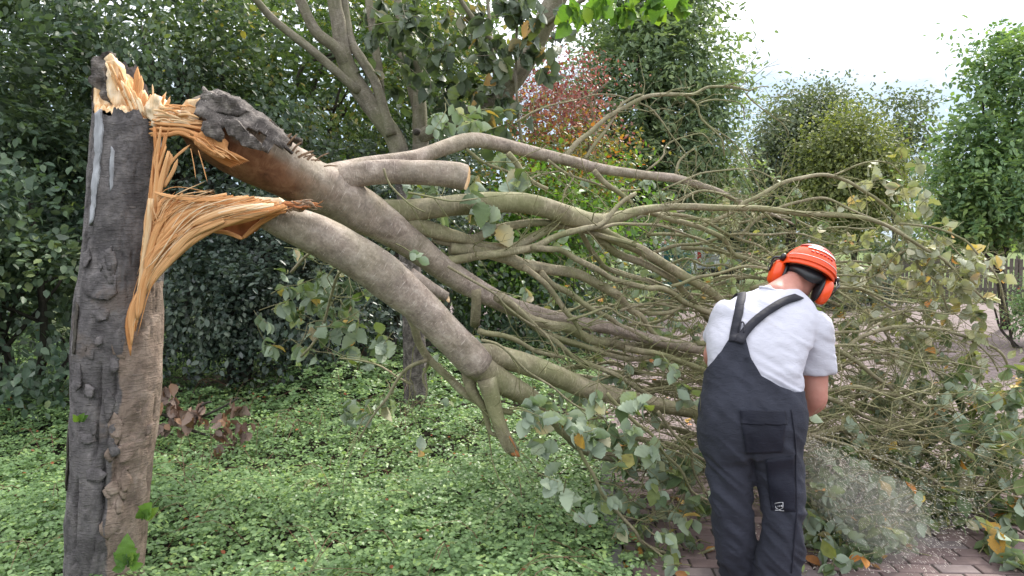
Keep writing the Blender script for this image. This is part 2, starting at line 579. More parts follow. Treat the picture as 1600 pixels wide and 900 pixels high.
M['wood_orange'] = wood_mat('wood_orange', [(0.0, (0.26, 0.085, 0.024)), (0.33, (0.52, 0.22, 0.075)), (0.6, (0.70, 0.37, 0.16)), (0.85, (0.81, 0.56, 0.32)), (1.0, (0.86, 0.70, 0.50))], 260, 4, .75, .005)
M['wood_pale'] = wood_mat('wood_pale', [(0.0, (0.34, 0.14, 0.045)), (0.35, (0.62, 0.35, 0.15)), (0.6, (0.78, 0.57, 0.35)), (0.8, (0.84, 0.70, 0.52)), (1.0, (0.88, 0.80, 0.67))], 85, 14, 0.8, 0.006)
M['wood_grey'] = wood_mat('wood_grey', [(0.0, (0.09, 0.088, 0.09)), (0.45, (0.25, 0.25, 0.265)), (1.0, (0.52, 0.53, 0.56))], 150, 5, .8, .006)
M['wood_red'] = wood_mat('wood_red', [(0.0, (0.16, 0.05, 0.02)), (0.5, (0.34, 0.12, 0.045)), (1.0, (0.50, 0.24, 0.10))], 60, 5)

# ------------------------------------------------------------------ ground, bed, paving
def edge_x(Y):
    return 0.50 + 0.10 * (np.asarray(Y, float) - 3.5)


def sheet(name, pts, z, mat, grid=None):
    V = np.array([(x, y, z) for x, y in pts], float)
    o = part(name, V, [np.arange(len(V))[None]], mat, None, (0, 0, 0), smooth=False)
    return tag(o, kind='structure')


m, nt, out = mat_new("earth")
c = ramp(nt, [(0.35, (0.030, 0.036, 0.018)), (0.6, (0.075, 0.095, 0.035))], noise_node(nt, 0.8, 8, 0.65, coords(nt)))
principled(nt, out, c, 0.95, bump(nt, noise_node(nt, 25, 4, 0.6, coords(nt)), 0.6, 0.03), 0.1)
M['earth'] = m
m, nt, out = mat_new("bed_soil")
c = ramp(nt, [(0.35, (0.020, 0.017, 0.013)), (0.7, (0.055, 0.046, 0.034))], noise_node(nt, 18, 6, 0.65, coords(nt)))
principled(nt, out, c, 0.95, bump(nt, noise_node(nt, 60, 4, 0.6, coords(nt)), 0.8, 0.02), 0.1)
M['bed_soil'] = m
m, nt, out = mat_new("lawn")
c = ramp(nt, [(0.3, (0.07, 0.105, 0.03)), (0.7, (0.13, 0.17, 0.05))], noise_node(nt, 2.5, 8, 0.7, coords(nt)))
principled(nt, out, c, 0.9, bump(nt, noise_node(nt, 60, 3, 0.6, coords(nt)), 0.8, 0.03), 0.15)
M['lawn'] = m

BR_L, BR_W, BR_ROT = 0.2, 0.1, rad(-3.0)


def brick_color(nt, rnd):
    return ramp(nt, [(0.0, (0.135, 0.098, 0.094)), (0.4, (0.19, 0.138, 0.132)), (0.75, (0.235, 0.175, 0.165)), (1.0, (0.17, 0.145, 0.145))], rnd)


m, nt, out = mat_new("paving")
bt = nt.nodes.new("ShaderNodeTexBrick")
bt.offset = 0.5
bt.inputs['Scale'].default_value = 1.0
bt.inputs['Brick Width'].default_value = BR_L
bt.inputs['Row Height'].default_value = BR_W
bt.inputs['Mortar Size'].default_value = 0.006
bt.inputs['Color1'].default_value = (0.17, 0.128, 0.126, 1)
bt.inputs['Color2'].default_value = (0.235, 0.18, 0.175, 1)
bt.inputs['Mortar'].default_value = (0.055, 0.048, 0.042, 1)
nt.links.new(coords(nt, 'Object', rot=(0, 0, -BR_ROT)), bt.inputs['Vector'])
c = mix(nt, 0.8, bt.outputs['Color'], ramp(nt, [(0.3, (0.7, 0.7, 0.7)), (0.7, (1.2, 1.2, 1.2))], noise_node(nt, 1.6, 7, 0.7, coords(nt))), 'MULTIPLY')
principled(nt, out, c, 0.85, bump(nt, bt.outputs['Fac'], -0.4, 0.006), 0.25)
M['paving'] = m
m, nt, out = mat_new("brick_clay")
oi = nt.nodes.new("ShaderNodeObjectInfo")
c = brick_color(nt, oi.outputs['Random'])
c = mix(nt, 0.8, c, ramp(nt, [(0.3, (0.72, 0.72, 0.72)), (0.7, (1.2, 1.2, 1.2))], noise_node(nt, 14, 6, 0.7, coords(nt))), 'MULTIPLY')
principled(nt, out, c, 0.85, bump(nt, noise_node(nt, 160, 4, 0.6, coords(nt)), 0.5, 0.002), 0.25)
M['brick_clay'] = m
M['kerb_stone'] = plain_mat("kerb_stone", (0.16, 0.155, 0.15), 0.9, 0.3, 14, 0.2, 0.003, 90)

ground = sheet("ground", [(-300, -100), (300, -100), (300, 500), (-300, 500)], -0.02, M['earth'])
lawn = sheet("lawn", [(-2, 19.5), (90, 19.5), (90, 120), (-2, 120)], -0.012, M['lawn'])
ys = np.linspace(0.5, 10.8, 12)
bed = sheet("planting_bed", [(-14, 0.5)] + [(float(edge_x(y)) - 0.06, y) for y in ys] + [(-14, 10.8)], 0.012, M['bed_soil'])
paving = sheet("paving", [(16, 0.3)] + [(16, 19.0), (-1.5, 19.0), (-1.5, 11.0)] + [(float(edge_x(y)) + 0.06, y) for y in ys[::-1]], 0.0, M['paving'])

# bricks one by one where the photograph lets them be told apart
bv, bf = bevel_box((0, 0, 0), (BR_L - 0.009, BR_W - 0.009, 0.05), 0.004, 0, 1)
bme = [new_mesh("brick", bv * np.array((s, s, 1)), bf, M['brick_clay'], smooth=False) for s in (0.985, 1.0, 0.993)]
cs, sn = math.cos(BR_ROT), math.sin(BR_ROT)
cand = []
for r in range(20, 62):
    for q in range(-8, 24):
        bx = (q + (0.5 if r % 2 else 0)) * BR_L
        by = (r + 0.5) * BR_W
        x, y = bx * cs - by * sn, bx * sn + by * cs
        if y < 3.2 or x < edge_x(y) + 0.17 or x > 0.71 * y + 0.1:
            continue
        cand.append((y, x))
cand.sort()
for y, x in cand[:295]:
    o = bpy.data.objects.new("brick", random.choice(bme))
    col.objects.link(o)
    o.parent = paving
    o.location = (x, y, -0.018 + random.uniform(-0.0015, 0.0015))
    o.rotation_euler = (random.uniform(-.008, .008), random.uniform(-.008, .008), BR_ROT + random.uniform(-.012, .012))

kerb = empty("kerb", (float(edge_x(3.4)), 3.4, 0), None, None)
tag(kerb, kind='structure')
kv, kf = bevel_box((0, 0, 0), (0.085, 0.485, 0.2), 0.008, 0, 1)
kme = new_mesh("kerb_stone", kv, kf, M['kerb_stone'], smooth=False)
for i in range(15):
    y = 2.9 + i * 0.5
    o = bpy.data.objects.new("kerb_stone", kme)
    col.objects.link(o)
    o.parent = kerb
    o.location = (float(edge_x(y)) - ORG[kerb.name][0], y - ORG[kerb.name][1], -0.05 + random.uniform(-.004, .004))
    o.rotation_euler = (0, 0, -math.atan(0.10) + random.uniform(-.01, .01))


# ------------------------------------------------------------------ ground cover
def cover_h(x, y):
    p = np.stack((x, y, np.zeros_like(x)), -1)
    e = np.clip((edge_x(y) - x) / 0.5, 0, 1)
    return (0.14 + 0.12 * fbm(p, 1.5, 3) + 0.05 * np.clip((y - 4) / 4, 0, 1) + np.clip((y - 4.9) / 1.5, 0, 1) * (0.16 + .16 * fbm(p, 1.1, 13)) * np.clip((1.2 - x) / 1.5, 0, 1)) * (0.25 + 0.75 * e)


N = 28500
yy = 2.3 + (RNG.random(N) ** 1.25) * 7.6
xx = RNG.uniform(-1, 1, N) * 0.0
lo, hi = -0.76 * yy - 0.4, np.minimum(edge_x(yy) + 0.02, 0.5 * yy)
xx = lo + (hi - lo) * RNG.random(N)
keep = (RNG.random(N) < np.where(yy < 6.2, 0.62, 0.34))
xx, yy = xx[keep], yy[keep]
N = len(xx)
K = 7
az = RNG.uniform(0, 2 * math.pi, N)
ln = RNG.uniform(0.14, 0.34, N)
lift = RNG.uniform(0.3, 1.2, N)
z0 = cover_h(xx, yy) * RNG.uniform(0.35, 1.0, N)
s = np.linspace(0.1, 1, K)[None]
hx = np.cos(az)[:, None] * ln[:, None] * s
hy = np.sin(az)[:, None] * ln[:, None] * s
hz = ln[:, None] * lift[:, None] * (s - 0.75 * s * s) * 0.8
C = np.stack((xx[:, None] + hx, yy[:, None] + hy, z0[:, None] + hz), -1)
T = norm(np.gradient(C, axis=1))
side = norm(np.cross(T, np.array((0, 0, 1.0))) + 1e-6)
pos, ax, nr, tt = [], [], [], []
base_t = RNG.uniform(0.15, 0.85, N)
for sg in (-1, 1):
    a = side * sg + T * 0.55 + RNG.normal(0, 0.25, C.shape)
    n_ = np.array((0, 0, 1.0)) + RNG.normal(0, 0.38, C.shape) - np.array((0, 0.25, 0))
    pos.append(C.reshape(-1, 3))
    ax.append(a.reshape(-1, 3))
    nr.append(n_.reshape(-1, 3))
    tt.append(np.clip(base_t[:, None] + RNG.normal(0, 0.13, (N, K)), 0, 0.96).ravel())
pos, ax, nr, tt = map(np.concatenate, (pos, ax, nr, tt))
tt = np.where(RNG.random(len(tt)) < 0.004, 1.0, tt)
sz = RNG.uniform(0.015, 0.032, len(pos)) * np.where(pos[:, 1] > 6, 1.35, 1.0)
V, F, t = leaf_cloud(pos, ax, nr, sz, LEAF_SIMPLE, tt, 1.15)
cover = part("ground_cover", V, F, M['cover_leaf'], None, (0, 5, 0), tint=t)
tag(cover, "low green small-leaved ground cover filling the bed round the broken trunk", "ground cover", kind='stuff')
# bare reddish runners arching out of it
J = Joined()
for i in range(170):
    y = RNG.uniform(2.8, 6.5)
    x = RNG.uniform(-0.7 * y, float(edge_x(y)) - 0.1)
    a, l = RNG.uniform(0, 2 * math.pi), RNG.uniform(0.2, 0.5)
    z = float(cover_h(np.array([x]), np.array([y]))[0])
    p = np.array([(x, y, z * 0.5), (x + math.cos(a) * l * .4, y + math.sin(a) * l * .4, z + .06 + RNG.uniform(0, .08)), (x + math.cos(a) * l, y + math.sin(a) * l, z + RNG.uniform(-.02, .12))])
    V, Fs, uv = tube(spline(p, 7), np.linspace(.0022, .001, 7), 4, False)
    J.add(V, Fs, uv)
V, Fs, kw = J.out()
M['runner'] = plain_mat("runner", (0.16, 0.07, 0.045), 0.6, 0.3, 20)
tag(part("runner_stems", V, Fs, M['runner'], None, (0, 5, 0), **kw), "thin reddish runner stems arching over the green ground cover", "stems", kind='stuff')


# ------------------------------------------------------------------ trees and shrubs behind
def blob(px, py, Y, rx, ry, depth=None):
    s = Y / FPX
    return (P(px, py, Y), np.array((rx * s, depth if depth else max(rx, ry) * s * 0.8, ry * s)))


def crown_points(blobs, n, rc, per, droop=0.4, shell=0.5, front=0.7, spray=False, clump=8, spread=1.7):
    w = np.array([b[1][0] * b[1][2] for b in blobs])
    nc = max(1, n // per)
    bi = RNG.choice(len(blobs), nc, p=w / w.sum())
    c = np.array([b[0] for b in blobs])[bi]
    r = np.array([b[1] for b in blobs])[bi]
    d = norm(RNG.normal(size=(nc, 3)))
    flip = (d[:, 1] > 0.15) & (RNG.random(nc) < front)
    d[flip, 1] *= -1
    rr = shell + (1 - shell) * RNG.random(nc) ** 0.6
    rr *= 1 + 0.16 * vnoise(d * 2.3 + c, 1.0, 5)
    nB = max(5, nc // clump)
    big = RNG.integers(0, nB, nc)
    cc = (c + d * r * rr[:, None])[big] + RNG.normal(0, 1, (nc, 3)) * rc * spread * np.array((1, 1, .6))
    out = norm((d * r)[big])
    cc = np.repeat(cc, per, 0)
    out = np.repeat(out, per, 0)
    if spray:                     # leaves in two rows along a drooping spray
        sd_ = norm(out + RNG.normal(0, 0.5, (nc, 3)).repeat(per, 0).reshape(-1, 3) * 0.9 + np.array((0, 0, -droop)))
        k = np.tile(np.arange(per), nc)
        t_ = (k // 2) / (per / 2.0)
        sid = norm(np.cross(sd_, np.array((0, 0, 1.0))) + 1e-5) * np.where(k % 2, 1, -1)[:, None]
        pos = cc + sd_ * (t_ * rc * 2)[:, None] - np.array((0, 0, 1.0)) * (t_ ** 2 * rc * droop)[:, None]
        ax = norm(sid + sd_ * 0.6 + RNG.normal(0, .42, pos.shape))
        pos = pos + RNG.normal(0, .02, pos.shape)
        nr = norm(np.cross(sd_, sid) * np.sign(np.cross(sd_, sid)[:, 2:3] + 1e-6) + RNG.normal(0, .42, pos.shape))
    else:
        pos = cc + RNG.normal(0, 1, cc.shape) * rc * np.array((1, 1, 0.75))
        ax = norm(out * 0.55 + np.array((0, 0, -droop)) + RNG.normal(0, 0.55, pos.shape))
        nr = norm(np.array((0, 0, 0.8)) + out * 0.5 + RNG.normal(0, 0.5, pos.shape))
    ct = np.repeat(np.clip(RNG.uniform(0.05, 0.8, nB)[big] + RNG.normal(0, .12, nc), 0, 1), per)
    return pos, ax, nr, np.clip(ct + RNG.normal(0, .2, len(pos)), 0, 1)


def make_tree(name, label, cat, leafmat, blobs, n, size, base, trunk_r=None, barkmat='bark_dark', rc=0.22, per=14, tmpl=LEAF_SIMPLE, clump=8, spread=1.7,
              droop=0.4, shell=0.45, front=0.7, limbs=6, group=None, spray=False, wid=1.0, crown_name="crown", stems=1):
    base = np.asarray(base, float)
    root = empty(name, base, label, cat, group)
    top = max(blobs, key=lambda b: b[0][2])[0]
    mid = np.mean([b[0] for b in blobs], 0)
    r0 = trunk_r or 0.05
    for si in range(stems):
        off = RNG.normal(0, 0.25, 3) * (stems > 1) * np.array((1, .5, 0))
        C = spline(np.array([base + off * .3, base * 0.6 + mid * 0.4 + off + RNG.normal(0, .06, 3), mid + off * 1.5, top * 0.7 + mid * 0.3 + off * 2]), 16)
        V, Fs, uv = tube(C, np.linspace(r0, r0 * 0.35, 16), 9, True, 0.1, 4, 3)
        part("trunk" if stems == 1 else "stem", V, Fs, M[barkmat], root, uv=uv)
    for i in range(limbs):
        b = blobs[i % len(blobs)]
        e = b[0] + norm(RNG.normal(size=3)) * b[1] * 0.7
        k = RNG.integers(4, 12)
        m_ = (C[k] + e) / 2 + RNG.normal(0, .1, 3)
        V, Fs, uv = tube(spline(np.array([C[k], m_, e]), 9), np.linspace(r0 * 0.45, r0 * 0.1, 9), 6, True)
        part("branch", V, Fs, M[barkmat], root, uv=uv)
    if spray:                     # sprays, with loose single leaves among them
        sets = [crown_points(blobs, int(n * .5), rc, per, droop * .7, shell, front, True, clump, spread), crown_points(blobs, int(n * .5), rc, per, droop * .7, shell, front, False, clump, spread)]
        pos, ax, nr, tt = [np.concatenate(q) for q in zip(*sets)]
    else:
        pos, ax, nr, tt = crown_points(blobs, n, rc, per, droop, shell, front, False, clump, spread)
    V, F, t = leaf_cloud(pos, ax, nr, size * RNG.uniform(0.5, 1.35, len(pos)), tmpl, tt, wid)
    tag(part(crown_name, V, F, M[leafmat], root, tint=t), kind='stuff')
    return root


def g(px, Y):
    p = P(px, HOR, Y)
    return (p[0], Y, 0.0)


B = blob
# the thicket left and behind the broken trunk
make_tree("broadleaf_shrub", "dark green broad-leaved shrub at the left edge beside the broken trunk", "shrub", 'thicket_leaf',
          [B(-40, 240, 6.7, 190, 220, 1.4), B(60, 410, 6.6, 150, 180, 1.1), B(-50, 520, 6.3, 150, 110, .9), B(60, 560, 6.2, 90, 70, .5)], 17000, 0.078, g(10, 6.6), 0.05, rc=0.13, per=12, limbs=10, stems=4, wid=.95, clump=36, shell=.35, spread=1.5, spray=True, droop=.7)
make_tree("thicket_tree", "tall green thicket tree rising behind the splintered trunk top", "tree", 'thicket_leaf',
          [B(190, 40, 7.7, 200, 150, 1.2), B(320, 150, 7.9, 150, 150, 1.), B(110, 240, 7.6, 160, 170, 1.), B(290, 300, 7.7, 140, 130, .9)], 24000, 0.07, g(200, 7.8), 0.07, rc=0.13, per=12, limbs=10, stems=3, wid=.9, clump=36, shell=.35, spread=1.5, spray=True, droop=.7)
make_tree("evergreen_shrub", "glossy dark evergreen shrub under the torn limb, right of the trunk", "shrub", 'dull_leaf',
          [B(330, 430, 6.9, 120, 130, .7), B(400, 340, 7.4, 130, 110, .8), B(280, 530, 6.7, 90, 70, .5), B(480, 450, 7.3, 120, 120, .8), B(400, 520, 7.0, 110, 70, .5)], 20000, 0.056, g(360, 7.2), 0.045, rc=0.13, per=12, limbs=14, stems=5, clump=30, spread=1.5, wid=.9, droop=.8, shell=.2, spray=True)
make_tree("hedge_tree", "yellow-green leafy tree behind the multi-stemmed tree's leaning stems", "tree", 'hedge_leaf',
          [B(410, 70, 8.7, 130, 140, 1.2), B(455, 215, 9, 110, 100, 1.), B(560, 130, 9.3, 120, 170, 1.), B(660, 60, 9.2, 140, 120, 1.)], 17000, 0.07, g(480, 9), 0.07, rc=0.17, per=12, limbs=8, stems=2, clump=28, shell=.3, spread=1.5, wid=.9, spray=True, droop=.7)
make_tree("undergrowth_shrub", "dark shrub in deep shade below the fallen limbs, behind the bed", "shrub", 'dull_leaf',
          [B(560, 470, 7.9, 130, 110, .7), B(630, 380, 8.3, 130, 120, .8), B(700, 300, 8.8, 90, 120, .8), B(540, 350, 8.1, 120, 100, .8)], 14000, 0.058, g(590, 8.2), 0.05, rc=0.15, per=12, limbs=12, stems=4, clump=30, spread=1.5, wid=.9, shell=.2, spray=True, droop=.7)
make_tree("backdrop_tree", "tall dark tree closing the view far left behind the thicket", "tree", 'thicket_leaf',
          [B(20, 160, 12, 280, 330, 1.5), B(150, 420, 11.5, 260, 170, 1.2)], 13000, 0.19, g(60, 12), 0.12, rc=0.4, per=10, limbs=5, front=.3)
make_tree("backdrop_tree", "tall dark tree behind the yellow-green tree, seen between leaning stems", "tree", 'thicket_leaf',
          [B(350, 160, 13, 190, 300, 1.5), B(560, 200, 13.5, 190, 260, 1.5), B(480, 430, 12, 240, 150, 1.2)], 11500, 0.19, g(470, 13), 0.12, rc=0.38, per=10, limbs=5, front=.3)
make_tree("backdrop_tree", "dark tree standing behind the leafy right stem of the multi-stemmed tree", "tree", 'hedge_leaf',
          [B(720, 190, 14, 110, 230, 1.2), B(740, 380, 13, 160, 130, 1.2)], 7000, 0.16, g(720, 13.6), 0.11, rc=0.35, per=10, limbs=5)
make_tree("green_shrub", "fresh green shrub seen through the fallen branches, in the middle", "shrub", 'fresh_leaf',
          [B(850, 330, 10.2, 110, 80, .7), B(930, 320, 10.8, 90, 75, .7), B(800, 400, 9.8, 90, 90, .7)], 7000, 0.08, g(860, 10.4), 0.04, rc=0.17, per=12, limbs=6, stems=3, barkmat='bark_grey')
make_tree("dark_shrub", "dark low shrub behind the sunken branches, middle of the view", "shrub", 'thicket_leaf',
          [B(860, 470, 10.3, 110, 75, .7), B(960, 430, 11.5, 110, 80, .7), B(760, 480, 9.6, 80, 90, .6)], 7000, 0.085, g(860, 10.6), 0.04, rc=0.17, per=12, limbs=6, stems=3)
make_tree("red_shrub", "red-leaved autumn shrub left of the tall feathery tree", "shrub", 'red_leaf',
          [B(888, 128, 11.6, 44, 38, .5), B(850, 172, 11.4, 46, 46, .5), B(905, 195, 11.8, 44, 44, .5)], 4200, 0.055, g(880, 11.6), 0.035, rc=0.16, per=14, limbs=9, stems=3, barkmat='bark_grey')
make_tree("amber_shrub", "yellow and orange autumn shrub below the red-leaved one", "shrub", 'amber_leaf',
          [B(850, 235, 11.0, 65, 40, .5), B(910, 262, 11.2, 55, 36, .5), B(830, 290, 10.9, 60, 40, .5)], 4200, 0.065, g(860, 11.1), 0.03, rc=0.2, per=12, limbs=6, stems=3, barkmat='bark_grey')
make_tree("feathery_tree", "tall broad feathery grey-green tree in the middle distance", "tree", 'acacia_leaf',
          [B(1022, 110, 17, 100, 140, 1.8), B(1075, 205, 16.6, 58, 95, 1.4), B(960, 190, 17, 85, 110, 1.4), B(1015, 10, 17.4, 80, 80, 1.3), B(1050, 280, 16.6, 90, 60, 1.2), B(975, 320, 16.4, 110, 60, 1.2)],
          41000, 0.145, g(1030, 17), 0.16, rc=0.26, per=16, tmpl=LEAF_LONG, droop=0.7, limbs=22, spray=True, wid=1.3, clump=4, spread=1.1)
make_tree("round_tree", "big round grey-green tree right of the feathery tree", "tree", 'far_leaf',
          [B(1240, 240, 25, 56, 66, 2), B(1212, 295, 25, 38, 50, 1.6), B(1266, 182, 25, 34, 36, 1.5)], 24000, 0.125, g(1235, 25), 0.2, rc=0.36, per=14, limbs=16, droop=.6, clump=3, spread=1.1)
make_tree("olive_tree", "lighter olive-green tree with a bare lower trunk over the lawn", "tree", 'olive_leaf',
          [B(1318, 248, 22, 56, 70, 1.6), B(1290, 310, 22, 46, 45, 1.3), B(1345, 300, 22, 44, 50, 1.2)], 24000, 0.105, g(1352, 22.5), 0.10, rc=0.28, per=14, limbs=16, droop=.6, clump=3, spread=1.1)
make_tree("sparse_tree", "thin see-through tree against the sky behind the olive-green tree", "tree", 'far_leaf',
          [B(1400, 185, 30, 34, 50, 1.5), B(1405, 260, 30, 42, 50, 1.5)], 4200, 0.15, g(1400, 30), 0.14, rc=0.32, spread=1.1, per=12, limbs=22)
make_tree("ash_tree", "dense green tree with drooping leaf sprays at the right edge", "tree", 'ash_leaf',
          [B(1570, 270, 13, 105, 85, 1.2), B(1590, 170, 13, 55, 65, .9), B(1512, 300, 13, 58, 55, 1.), B(1578, 335, 13, 85, 42, 1.), B(1508, 235, 13, 38, 45, .7), B(1478, 350, 13.4, 42, 34, .7), B(1560, 100, 13, 30, 45, .5)],
          23000, 0.105, g(1578, 13.4), 0.08, rc=0.18, spread=1.2, per=14, tmpl=LEAF_LONG, droop=0.5, limbs=22, spray=True, wid=1.5, shell=.35, clump=3)
make_tree("far_shrub", "dark tree behind the parked van, through the branches", "tree", 'far_leaf',
          [B(1185, 345, 27, 80, 50, 1.5), B(1110, 335, 29, 60, 60, 1.5)], 5000, 0.2, g(1160, 28), 0.15, rc=0.4, per=12, limbs=4)
make_tree("clipped_shrub", "low dark shrub on the lawn beside the fence's left end", "shrub", 'dull_leaf',
          [B(1340, 447, 18, 62, 20, .8), B(1290, 452, 17.5, 40, 18, .7)], 4200, 0.085, g(1330, 18), 0.03, rc=0.14, per=12, limbs=3, stems=2)
make_tree("hedge_shrub", "dark green shrub behind the fence, left of the ash tree", "shrub", 'thicket_leaf',
          [B(1470, 392, 25, 70, 26, .8), B(1400, 405, 26, 40, 22, .7)], 4200, 0.12, g(1440, 25.5), 0.03, rc=0.16, per=12, limbs=3, stems=2)
make_tree("box_shrub", "small rounded grey-green bush on the paving at the right edge", "shrub", 'cover_leaf',
          [B(1612, 497, 11.0, 34, 36, .35), B(1618, 470, 11.0, 26, 26, .3)], 4500, 0.04, g(1612, 11), 0.025, rc=0.07, per=12, limbs=3, stems=2)

make_tree("maple_tree", "broad green tree beyond the fence, past the ash tree", "tree", 'ash_leaf',
          [B(1830, 250, 22, 120, 110, 1.8), B(1760, 300, 22, 90, 80, 1.4), B(1920, 300, 22, 90, 80, 1.4)], 7000, 0.22, g(1830, 22.5), 0.14, rc=0.4, per=12, limbs=6, clump=4)
# the wooded skyline beyond the lawn
n = 9000
cx_ = RNG.uniform(-15, 105, 160)
cy_ = RNG.uniform(98, 116, 160)
hh_ = RNG.uniform(4.5, 8.5, 160)
k_ = RNG.integers(0, 160, n)
dd_ = norm(RNG.normal(size=(n, 3)))
dd_[:, 1] = -np.abs(dd_[:, 1])
pos = np.stack((cx_[k_] + dd_[:, 0] * 4.2, cy_[k_] + dd_[:, 1] * 4, np.abs(hh_[k_] * (.5 + .5 * dd_[:, 2]))), 1)
V, F, t = leaf_cloud(pos, dd_ + RNG.normal(0, .4, (n, 3)), dd_ + np.array((0, 0, .6)), RNG.uniform(.6, 1.6, n), LEAF_SIMPLE, np.clip(RNG.random(160)[k_] + RNG.normal(0, .15, n), 0, 1), 1.3)
tag(part("distant_woods", V, F, M['far_leaf'], None, (40, 105, 0), tint=t), "far wooded skyline beyond the lawn, glimpsed under the trees", "woods", kind='stuff')
# picket fence
M['picket'] = plain_mat("picket", (0.135, 0.115, 0.10), 0.85, 0.35, 6, 0.2, 0.003, 40)
fa, fb = P(1372, HOR, 21.5), P(1372, HOR, 21.5) + 1.75 * (P(1680, HOR, 18.6) - P(1372, HOR, 21.5))
fa[2] = fb[2] = 0
fence = empty("picket_fence", fa, "weathered grey-brown picket fence along the far edge of the paving", "fence")
fl = np.linalg.norm(fb - fa)
fd = (fb - fa) / fl
rz = math.atan2(fd[1], fd[0])
pv, pf = bevel_box((0, 0, 0.56), (0.082, 0.02, 1.12), 0.006, 0, 1)
pv[:, 2] += np.where(pv[:, 2] > 1.0, 0.03 - np.abs(pv[:, 0]) * 0.7, 0)
pme = new_mesh("picket", pv, pf, M['picket'], smooth=False)
n = int(fl / 0.112)
for i in range(n):
    o = bpy.data.objects.new("picket", pme)
    col.objects.link(o)
    o.parent = fence
    o.location = fd * (i * 0.112) + np.array((0, 0, random.uniform(-.025, .02)))
    o.rotation_euler = (random.uniform(-.01, .01), random.uniform(-.014, .014), rz)
for z in (0.3, 0.88):
    V, F = box(fa + fd * fl / 2 + np.array((0, 0.032, z)), (fl, 0.04, 0.08), rz)
    part("rail", V, F, M['picket'], fence, smooth=False)
for i in range(8):
    V, F = box(fa + fd * (i * fl / 7.0 + .02) + np.array((0, 0.09, 0.6)), (0.09, 0.07, 1.2), rz)
    part("post", V, F, M['picket'], fence, smooth=False)


# ------------------------------------------------------------------ traced stems
def trace(pts, Y0, Y1, w0, w1):
    """pixel polyline with optional own widths (x, y[, w]) -> centre line (n,3) and radii at evenly changing distance"""
    n = len(pts)
    rows = []
    for i, p in enumerate(pts):
        t = i / max(1, n - 1)
        Y = Y0 + (Y1 - Y0) * t
        w = p[2] if len(p) > 2 else w0 + (w1 - w0) * t
        rows.append((*P(p[0], p[1], Y), w * Y / FPX / 2))
    rows = np.array(rows)
    ln = np.linalg.norm(np.diff(rows[:, :3], axis=0), axis=1).sum()
    m = int(np.clip(ln / 0.035, 6, 70))
    s = spline(rows, m)
    return s[:, :3], s[:, 3]


def limb(name, mat, parent, pts, Y0, Y1, w0, w1, k=None, rough=0.05, rs=14, seed=0, wob=0.0):
    C, R = trace(pts, Y0, Y1, w0, w1)
    if wob:
        C = C + np.stack([vnoise(C + 7 * a, 5.0, seed + a) for a in range(3)], 1) * wob
    k = k or int(np.clip(R.max() * 550, 6, 36))
    V, Fs, uv = tube(C, R, k, True, rough, rs, seed)
    o = part(name, V, Fs, M[mat], parent, uv=uv)
    return o, C, R


# ---- the standing tree with many grey stems
mt = empty("multi_stem_tree", g(650, 6.2), "multi-stemmed grey-barked tree standing behind the fallen trunk, stems leaning apart", "tree")
tr, _, _ = limb("trunk", 'bark_rough', mt, [(650, 668, 44), (648, 560, 36), (645, 480, 34), (640, 400, 33), (638, 330, 34), (634, 270, 38), (628, 238, 36)], 6.2, 6.1, 40, 36, rough=.08, rs=6)
for i, (pts, Y0, Y1, w0, w1) in enumerate([
    ([(634, 285, 32), (619, 222, 29), (587, 175, 29), (556, 131, 28), (537, 87, 25), (528, 31, 22), (522, 0, 21), (518, -70, 19)], 6.1, 6.0, 30, 20),
    ([(543, 105), (525, 75), (494, 50), (469, 0), (452, -45)], 6.04, 5.8, 20, 14),
    ([(562, 142), (550, 134), (494, 84), (431, 34), (400, 0), (372, -30)], 6.05, 5.6, 15, 10),
    ([(612, 212), (602, 180), (587, 131), (566, 94), (550, 69), (541, 31), (537, -10), (535, -60)], 6.02, 6.1, 17, 12),
    ([(606, 205), (596, 170), (592, 110), (584, 60), (576, 0), (566, -50)], 6.15, 6.4, 14, 11),
    ([(640, 300, 26), (656, 237, 25), (656, 190, 23), (655, 150, 20), (652, 100, 15), (640, 60, 12), (622, 0, 10), (615, -50, 9)], 6.15, 6.3, 24, 9),
    ([(655, 140), (640, 100), (620, 78), (608, 50), (594, 0), (588, -40)], 6.2, 6.5, 13, 7),
    ([(656, 200), (640, 130), (628, 60), (620, 0), (622, -50)], 6.3, 6.6, 11, 9),
    ([(656, 215, 22), (700, 192, 24), (760, 165, 25), (803, 128, 26), (832, 78, 29), (850, 38, 32), (868, 0, 34), (892, -60, 32)], 6.15, 5.9, 24, 32),
    ([(816, 228), (810, 180), (806, 120), (807, 60), (808, 0), (806, -40)], 5.6, 5.7, 5, 4),
    ([(790, 240), (778, 170), (770, 90), (762, 0), (760, -40)], 5.9, 6.0, 6, 5),
    ([(803, 128), (780, 80), (740, 30), (700, -30)], 6.0, 5.7, 11, 6),
    ([(850, 40), (880, 20), (930, -10), (1000, -30)], 5.95, 5.2, 9, 4),
]):
    limb("stem", 'bark_grey', mt, pts, Y0, Y1, w0, w1, rough=.05, rs=9, seed=20 + i)
kn, Fs = [], None
V, Fs, uv = tube(spline(np.array([P(651, 206, 6.03), P(650, 207, 5.99)]), 4), [0.032, 0.030, 0.022, 0.010], 12, True, .15, 30)
part("knot", V, Fs, M['bark_dark'], mt, uv=uv)

